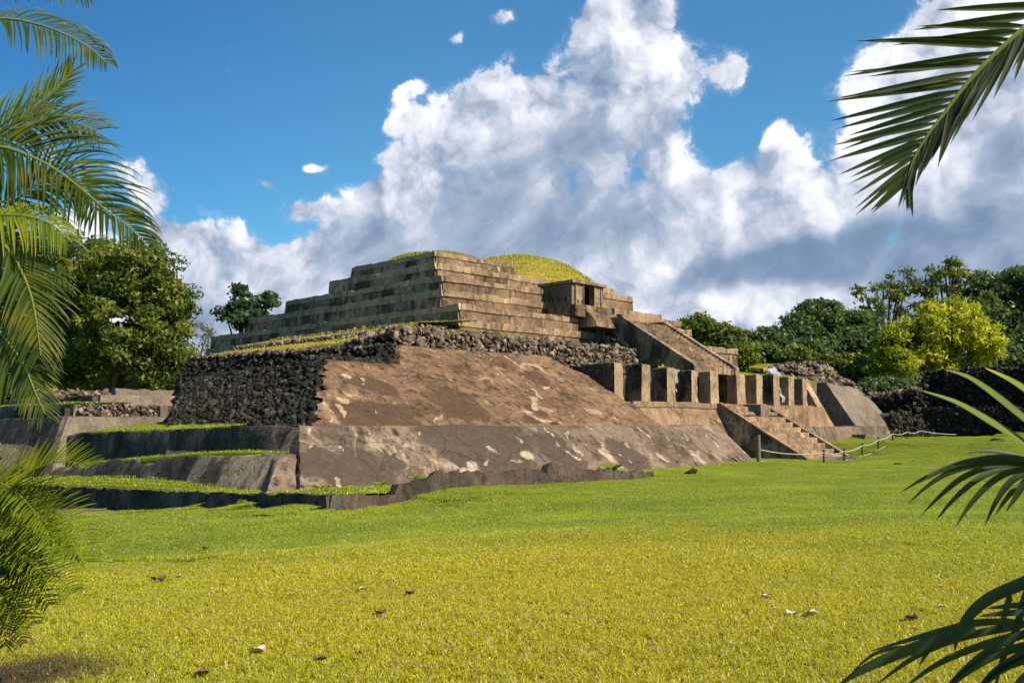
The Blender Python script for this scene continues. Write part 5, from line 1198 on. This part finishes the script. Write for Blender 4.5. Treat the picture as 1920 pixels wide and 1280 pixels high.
# tall palm at the left edge
d1 = 4.4
base1 = PD(-420, 900, d1); base1.z = gz(base1.x, base1.y)
palm1 = empty('areca_palm', base1, 'tall areca palm arching long green fronds in from the upper left edge', 'palm')
S1, S2_ = (-360, 560), (-340, 700)
stems(palm1, [PD(*S1, d1), PD(*S2_, d1), PD(-380, 640, d1 + .2)], base1)
frond(palm1, [S1, (-230, 200), (-90, 60), (0, 36), (70, 46), (125, 66), (168, 90), (200, 118)], d1 + .3, (.1, .55, .8), .28, M_PALM, 40, .38, (30, 50), .013, .55, .1, seed=1, tipk=.25)
frond(palm1, [S1, (-250, 120), (-120, -40), (0, -42), (90, -28), (170, -5)], d1 + .5, (0, .6, .8), .28, M_PALM, 30, .38, (30, 50), .017, .5, .1, seed=21)
frond(palm1, [S1, (-200, 330), (-60, 276), (0, 275), (37, 285), (94, 311), (150, 352), (200, 395), (240, 424), (272, 456)], d1, (-.1, .45, .9), .52, M_PALM, 56, .20, (30, 55), .018, .35, .12, Lr=.36, seed=2, tipk=.16)
frond(palm1, [S1, (-220, 360), (-100, 300), (0, 245), (62, 205), (108, 165), (136, 132)], d1 + .25, (-.2, .3, .9), .30, M_PALMY, 40, .3, (38, 62), .016, .2, .1, seed=3)
frond(palm1, [S1, (-220, 430), (-100, 340), (-10, 262), (60, 232), (120, 225), (180, 245)], d1 + .15, (0, .5, .9), .34, M_PALM, 42, .3, (30, 50), .016, .4, .1, seed=4)
frond(palm1, [S2_, (-220, 520), (-90, 455), (8, 392), (60, 352), (112, 332), (155, 350), (180, 395)], d1 + .2, (0, .4, .9), .34, M_PALM, 44, .3, (25, 50), .019, .45, .1, seed=5)
frond(palm1, [S1, (-200, 420), (-80, 395), (0, 402), (50, 405), (95, 420), (130, 450)], d1 - .1, (0, .6, .8), .26, M_PALMY, 34, .32, (25, 45), .018, .9, .0, seed=6)
frond(palm1, [S2_, (-210, 480), (-90, 425), (-20, 438), (18, 470), (42, 512), (60, 560), (70, 615), (76, 665)], d1 - .1, (.2, .25, .95), .34, M_PALM, 46, .26, (35, 55), .016, .35, .05, seed=7)
frond(palm1, [S2_, (-200, 540), (-80, 505), (-10, 520), (30, 560), (55, 610), (80, 640)], d1 + .3, (.1, .5, .9), .28, M_PALM, 36, .3, (35, 50), .016, .4, .05, seed=8)
frond(palm1, [S2_, (-210, 600), (-90, 575), (-30, 598), (0, 624), (28, 658), (48, 690), (64, 730), (84, 775)], d1 - .05, (.15, .3, .95), .27, M_PALM, 46, .26, (35, 55), .016, .35, .05, seed=9)
frond(palm1, [S2_, (-200, 560), (-80, 470), (-10, 470), (30, 478), (70, 500), (105, 540)], d1 + .1, (0, .6, .9), .30, M_PALM, 36, .3, (25, 50), .019, .6, .0, seed=10)
# low palm at the lower left
d2 = 6.0
base2 = PD(-60, 1190, 6.6); base2.z = gz(base2.x, base2.y)
palm2 = empty('areca_palm', base2, 'low bushy areca palm with bright yellow green fronds at the lower left edge', 'palm')
T2 = (-75, 1080)
stems(palm2, [PD(*T2, 6.4), PD(-110, 1040, 6.5), PD(-40, 1100, 6.5)], base2, .03)
GF = [([T2, (-60, 980), (-35, 900), (-14, 820), (0, 760), (8, 705)], .52, M_PALMY, 34, (35, 62), .15), ([T2, (-50, 1000), (-10, 945), (35, 903), (72, 877), (108, 866), (140, 866), (166, 876)], .30, M_PALMY, 40, (38, 45), .3),
      ([T2, (-40, 1010), (20, 965), (75, 950), (122, 966), (165, 1022)], .34, M_PALM, 40, (30, 50), .5), ([T2, (-45, 1045), (10, 1012), (70, 1000), (125, 1015), (160, 1055)], .34, M_PALMY, 40, (30, 50), .5),
      ([T2, (-40, 1070), (15, 1062), (55, 1090), (92, 1135)], .28, M_PALM, 34, (30, 50), .5), ([T2, (-50, 1060), (0, 1030), (60, 1042), (108, 1078), (136, 1112)], .30, M_PALMY, 36, (30, 50), .6),
      ([T2, (-55, 960), (-20, 905), (25, 918), (62, 955), (100, 1000)], .34, M_PALM, 38, (30, 50), .4), ([T2, (-40, 1090), (0, 1100), (35, 1130), (60, 1170)], .28, M_PALM, 30, (30, 50), .6),
      ([T2, (-40, 1115), (0, 1135), (28, 1165), (44, 1205)], .24, M_PALMB, 26, (35, 55), .9), ([T2, (-50, 1110), (-15, 1130), (5, 1165), (10, 1210)], .24, M_PALMB, 26, (35, 55), .9),
      ([T2, (-50, 1020), (0, 990), (40, 985), (85, 1000), (120, 1040)], .36, M_PALM, 38, (30, 50), .5), ([T2, (-80, 960), (-70, 880), (-45, 800), (-20, 760)], .45, M_PALMY, 30, (30, 55), .2),
      ([T2, (-30, 1060), (20, 1040), (60, 1060), (90, 1090)], .32, M_PALM, 34, (28, 50), .6)]
for i, (pt, L0, mt_, n_, an_, dr_) in enumerate(GF):
    frond(palm2, pt, 6.3, (.1 * math.sin(i * 2.3), .8, .6), L0, M_PALMY if i % 4 else mt_, n_, .2, an_, .019, dr_, .50, dd=-.5 + .12 * (i % 5), seed=30 + i, rr=.009)
# palm at the right edge
base3 = PD(2420, 1250, 3.0); base3.z = gz(base3.x, base3.y)
palm3 = empty('areca_palm', base3, 'areca palm reaching dark fronds in from the right edge, one high against the clouds', 'palm')
S3 = (2330, 700)
stems(palm3, [PD(*S3, 2.8), PD(2380, 850, 2.7), PD(2300, 950, 2.6)], base3)
frond(palm3, [S3, (2270, 200), (2130, -70), (2000, -20), (1920, 52), (1861, 105), (1812, 157), (1772, 210), (1738, 255), (1712, 300), (1700, 345)], 2.6, (-.35, -.25, .9), .30, M_PALMD, 30, .30, (70, 78), .024, .02, .0, Lr=.42, angr=(48, 56), seed=50, tipk=.3)
def blades(paths, d, W, mat, N=(0, .7, .7), dj=.0, root=None):
    fr = Fr(); Nn = (CR * N[0] + CZ * N[1] - CF0 * N[2]).normalized()
    for i, q in enumerate(paths):
        w_ = W
        if isinstance(q[0], (int, float)): w_ = q[0]; q = q[1]
        P = [PD(px, py, d + dj * math.sin(i * 2.1) * (1 - .5 * j / len(q))) for j, (px, py) in enumerate(q)]
        fr.blade([cat(P, k / 12) for k in range(13)], w_, Nn, random.random())
    o = fr.build('frond', mat, palm3)
    if root:
        mb = MB(); P = [PD(px, py, d) for px, py in root]; tube(mb, [cat(P, k / 16) for k in range(17)], [.013 * (1 - .6 * k / 16) for k in range(17)], 6); mb.build('rachis', M_RACH, o)
blades([[(2010, 905), (1920, 830), (1850, 785), (1790, 752), (1724, 731)], [(2010, 850), (1920, 782), (1860, 735), (1815, 706), (1770, 692)], [(2010, 800), (1940, 742), (1895, 712), (1846, 689)]], 2.3, .030, M_PALMY, root=[S3, (2150, 900), (2080, 930), (2010, 905), (2008, 850), (2010, 800)])
blades([[(1940, 862), (1890, 849), (1850, 845), (1814, 849)], [(1950, 868), (1860, 861), (1790, 872), (1738, 893), (1687, 924)], [(1950, 870), (1860, 867), (1790, 882), (1745, 906), (1701, 945)], [(1950, 872), (1870, 872), (1810, 892), (1765, 927), (1727, 966)],
        [(1950, 874), (1880, 878), (1830, 900), (1786, 938), (1753, 978)], [(1955, 876), (1895, 884), (1855, 907), (1817, 948), (1790, 990)], [(1955, 878), (1905, 895), (1872, 932), (1846, 986)], [(1965, 900), (1925, 905), (1893, 927), (1864, 968)],
        [(1950, 864), (1880, 856), (1810, 866), (1762, 884), (1722, 906)], [(1960, 884), (1925, 900), (1905, 930), (1885, 960)]], 2.4, .019, M_PALMD, dj=.08, root=[S3, (2150, 830), (2030, 850), (1950, 868), (1900, 860)])
blades([(.026, [(1990, 1060), (1920, 1092), (1860, 1118), (1820, 1150), (1796, 1190), (1790, 1222)]), [(1960, 1168), (1850, 1165), (1780, 1178), (1700, 1200), (1627, 1222)], (.024, [(1830, 1178), (1740, 1205), (1660, 1235), (1605, 1262), (1568, 1288)]),
        [(1940, 1168), (1810, 1192), (1720, 1228), (1640, 1285)], [(1950, 1180), (1850, 1206), (1760, 1243), (1690, 1292)], [(1960, 1200), (1870, 1226), (1800, 1268), (1760, 1310)], [(1970, 1225), (1890, 1247), (1840, 1285), (1800, 1330)], [(1980, 1130), (1910, 1134), (1850, 1140)],
        [(1980, 1150), (1900, 1148), (1835, 1155)], (.012, [(1895, 1112), (1884, 1150), (1872, 1182)]), (.014, [(1925, 1098), (1905, 1180), (1878, 1240), (1864, 1300)]), [(1970, 1250), (1925, 1265), (1890, 1300)], (.010, [(1760, 1195), (1740, 1220), (1722, 1250)]), (.010, [(1900, 1245), (1870, 1228), (1838, 1226)]),
        [(1975, 1175), (1900, 1195), (1830, 1235), (1760, 1300)], [(1975, 1212), (1920, 1225), (1860, 1262), (1830, 1300)], (.008, [(1700, 1210), (1640, 1225), (1595, 1262)])], 1.9, .017, M_PALMD, dj=.07, root=[S3, (2150, 1000), (2050, 1040), (1990, 1060), (1950, 1150), (1990, 1230)])
# more fronds of the same palm beyond the frame; they shade the ones in view
for i, (q, N_) in enumerate([([S3, (2400, 350), (2500, 100), (2700, -50), (2950, 100)], (0, .9, .3)), ([S3, (2300, 300), (2350, 0), (2450, -250), (2600, -300)], (0, .6, .7)), ([S3, (2500, 500), (2700, 350), (2950, 400), (3150, 600)], (0, .9, .3)),
                          ([S3, (2400, 600), (2550, 480), (2700, 500), (2850, 700)], (0, .9, .3)), ([(2380, 850), (2450, 700), (2600, 600), (2800, 650), (2950, 800)], (0, .9, .3))]):
    frond(palm3, q, 2.5 - .15 * i, N_, .45, M_PALM, 44, .2, (25, 45), .03, .3, .1, dd=-.5, seed=70 + i)

# ------------------------------------------------------------------ small things on the grass
def leaf_obj(px, py, s, mat, label, ang, curl=.3):
    x = PZ(px, py, .25)
    for _ in range(4): x = PZ(px, py, gz(x.x, x.y) + .03)
    V = []; n = 8
    for i in range(n + 1):
        u = i / n; w_ = s * .42 * math.sin(math.pi * u ** .8) + .002; z = curl * s * (u - .5) ** 2 * 2
        for k in (-1, 0, 1):
            p = Vector(((u - .5) * s, k * w_, z + abs(k) * curl * s * .35 + .006 * math.sin(i * 2 + k))); V.append(Matrix.Rotation(ang, 3, 'Z') @ p + x)
    F = [(i * 3 + k, i * 3 + k + 1, i * 3 + k + 4, i * 3 + k + 3) for i in range(n) for k in range(2)]
    m_ = len(V); V += [v + Vector((0, 0, .004)) for v in V]; F = [f[::-1] for f in F] + [tuple(m_ + q for q in f) for f in F]
    tag(mesh_obj('fallen_leaf', V, F, mat, smooth='all', origin=x), label, 'leaf', 'fallen leaves on the lawn')
M_LEAFP = plain('dry pale leaf', (.62, .50, .34), .7, .25); M_LEAFB = plain('brown leaf', (.16, .09, .05), .7, .4)
for a in [(298, 1087, .20, M_LEAFB, 'large pinkish brown leaf lying flat left of the yellow leaf', .2), (337, 1080, .07, M_LEAFP, 'small yellow leaf beside the large brown leaf on the left lawn', .9), (679, 1104, .09, M_LEAFP, 'pale cream leaf in the middle of the lawn', 1.1),
          (1435, 1119, .11, M_LEAFP, 'round white leaf farthest up the right side of the lawn', .3), (1485, 1151, .12, M_LEAFP, 'bright folded leaf at the left of the pair near the right palm', 1.5), (1524, 1150, .13, M_LEAFP, 'peach coloured leaf at the right of the pair near the right palm', .1),
          (1766, 1137, .07, M_LEAFP, 'tiny light leaf just above the right palm frond', .4), (386, 1028, .16, M_LEAFB, 'dark withered leaf on the far left lawn', .2), (487, 1219, .13, M_LEAFP, 'pale crumpled leaf near the bottom left', .3), (600, 1236, .10, M_LEAFB, 'curled brown leaf near the bottom centre', 1.2),
          (714, 1149, .12, M_LEAFB, 'thin dark leaf below the cream leaf in mid lawn', .1), (770, 1112, .12, M_LEAFB, 'brown leaf right of the cream leaf in mid lawn', .3), (379, 1262, .11, M_LEAFB, 'dark brown leaf by the bottom edge', 1.0), (1710, 1159, .13, M_LEAFB, 'black curled leaf by the lower right frond', .1),
          (435, 995, .08, M_LEAFP, 'tiny pale leaf high on the left lawn', .2)]:
    leaf_obj(*a)
def rock(px, py, d, s, label, mat=M_RUBD, name='stone'):
    p = PD(px, py, d); p.z = gz(p.x, p.y) + s * .12; V = ROCKS[RNG.integers(0, 14)] * s * (1.2, 1.0, .6) + np.array(p)
    o = mesh_obj(name, V, IF, mat, None, False, {'tint': np.full(len(V), .4)}); tag(o, label, 'stone', 'stones in the grass')
rock(1293, 887, 38, .26, 'dark pointed stone lying alone on the lawn below the big foot slope'); rock(1682, 852, 46, .26, 'small brown stone on the grass hump right of the rope posts'); rock(1712, 843, 48, .14, 'smallest dark stone on the grass hump')
rock(1865, 812, 58, .34, 'dark stone half sunk in the ridge before the ruined wall'); rock(1850, 815, 58, .2, 'little stone beside the sunk stone on the ridge')
def slab(px, py, d, sx, sy, h, label, rot=.3):
    p = PD(px, py, d); p.z = gz(p.x, p.y); mb = MB(); c = []
    for z in (-.2, h):
        for ax, ay in ((-1, -1), (1, -1), (1, 1), (-1, 1)): q = Matrix.Rotation(rot, 3, 'Z') @ Vector((ax * sx * random.uniform(.8, 1.1), ay * sy * random.uniform(.7, 1.1), 0)); c.append((p.x + q.x, p.y + q.y, p.z + z))
    hexa(mb, c, cell=.2, amp=.04); tag(mb.build('stone_slab', M_GREYC), label, 'slab', 'flat slabs in the grass')
slab(1560, 832, 52, 1.1, .5, .22, 'flat pale slab set in the grass hump beside the lower stair', -.6); slab(1640, 818, 60, 1.2, .6, .22, 'flat slab at the foot of the dark rubble behind the rope', -.5); slab(1598, 866, 51.5, .55, .2, .12, 'low dark kerb slab between the stair foot and the first iron posts', -.7)
# weeds at the foot of the slopes
def weed(px, py, Y_, s, label):
    p = PY(px, py, Y_); fr = Fr(); rs = random.Random(int(px))
    for i in range(11):
        a = rs.uniform(0, 6.28); q = p + Vector((rs.uniform(-.2, .2) * s, rs.uniform(-.1, .1) * s, 0)); D = Vector((math.cos(a) * .6, math.sin(a) * .6, 1)).normalized(); pts = [q]
        for k in range(4): D = (D + Vector((0, 0, -.28))).normalized(); q = q + D * s * .2; pts.append(q)
        fr.blade(pts, s * .16, Vector((0, -1, .2)), rs.random())
    o = fr.build('weed', M_PALMY, None); tag(o, label, 'weed', 'weeds at the foot of the slopes')
weed(603, 921, 24.9, .55, 'weed at the left end of the foot slope'); weed(716, 912, 24.9, .45, 'second weed along the foot slope'); weed(800, 908, 24.2, .8, 'tall weed growing behind the broken kerb'); weed(955, 893, 24.8, .5, 'weed beside the dark gap in the kerb'); weed(985, 890, 24.9, .5, 'weed just left of the tall kerb stump')
weed(1150, 884, 24.9, .8, 'leafy weed where the kerb meets the lawn'); weed(1128, 886, 24.9, .5, 'small weed left of the leafy one by the kerb'); weed(197, 893, 44, .9, 'bushy weed on the eroded ledge at the left')
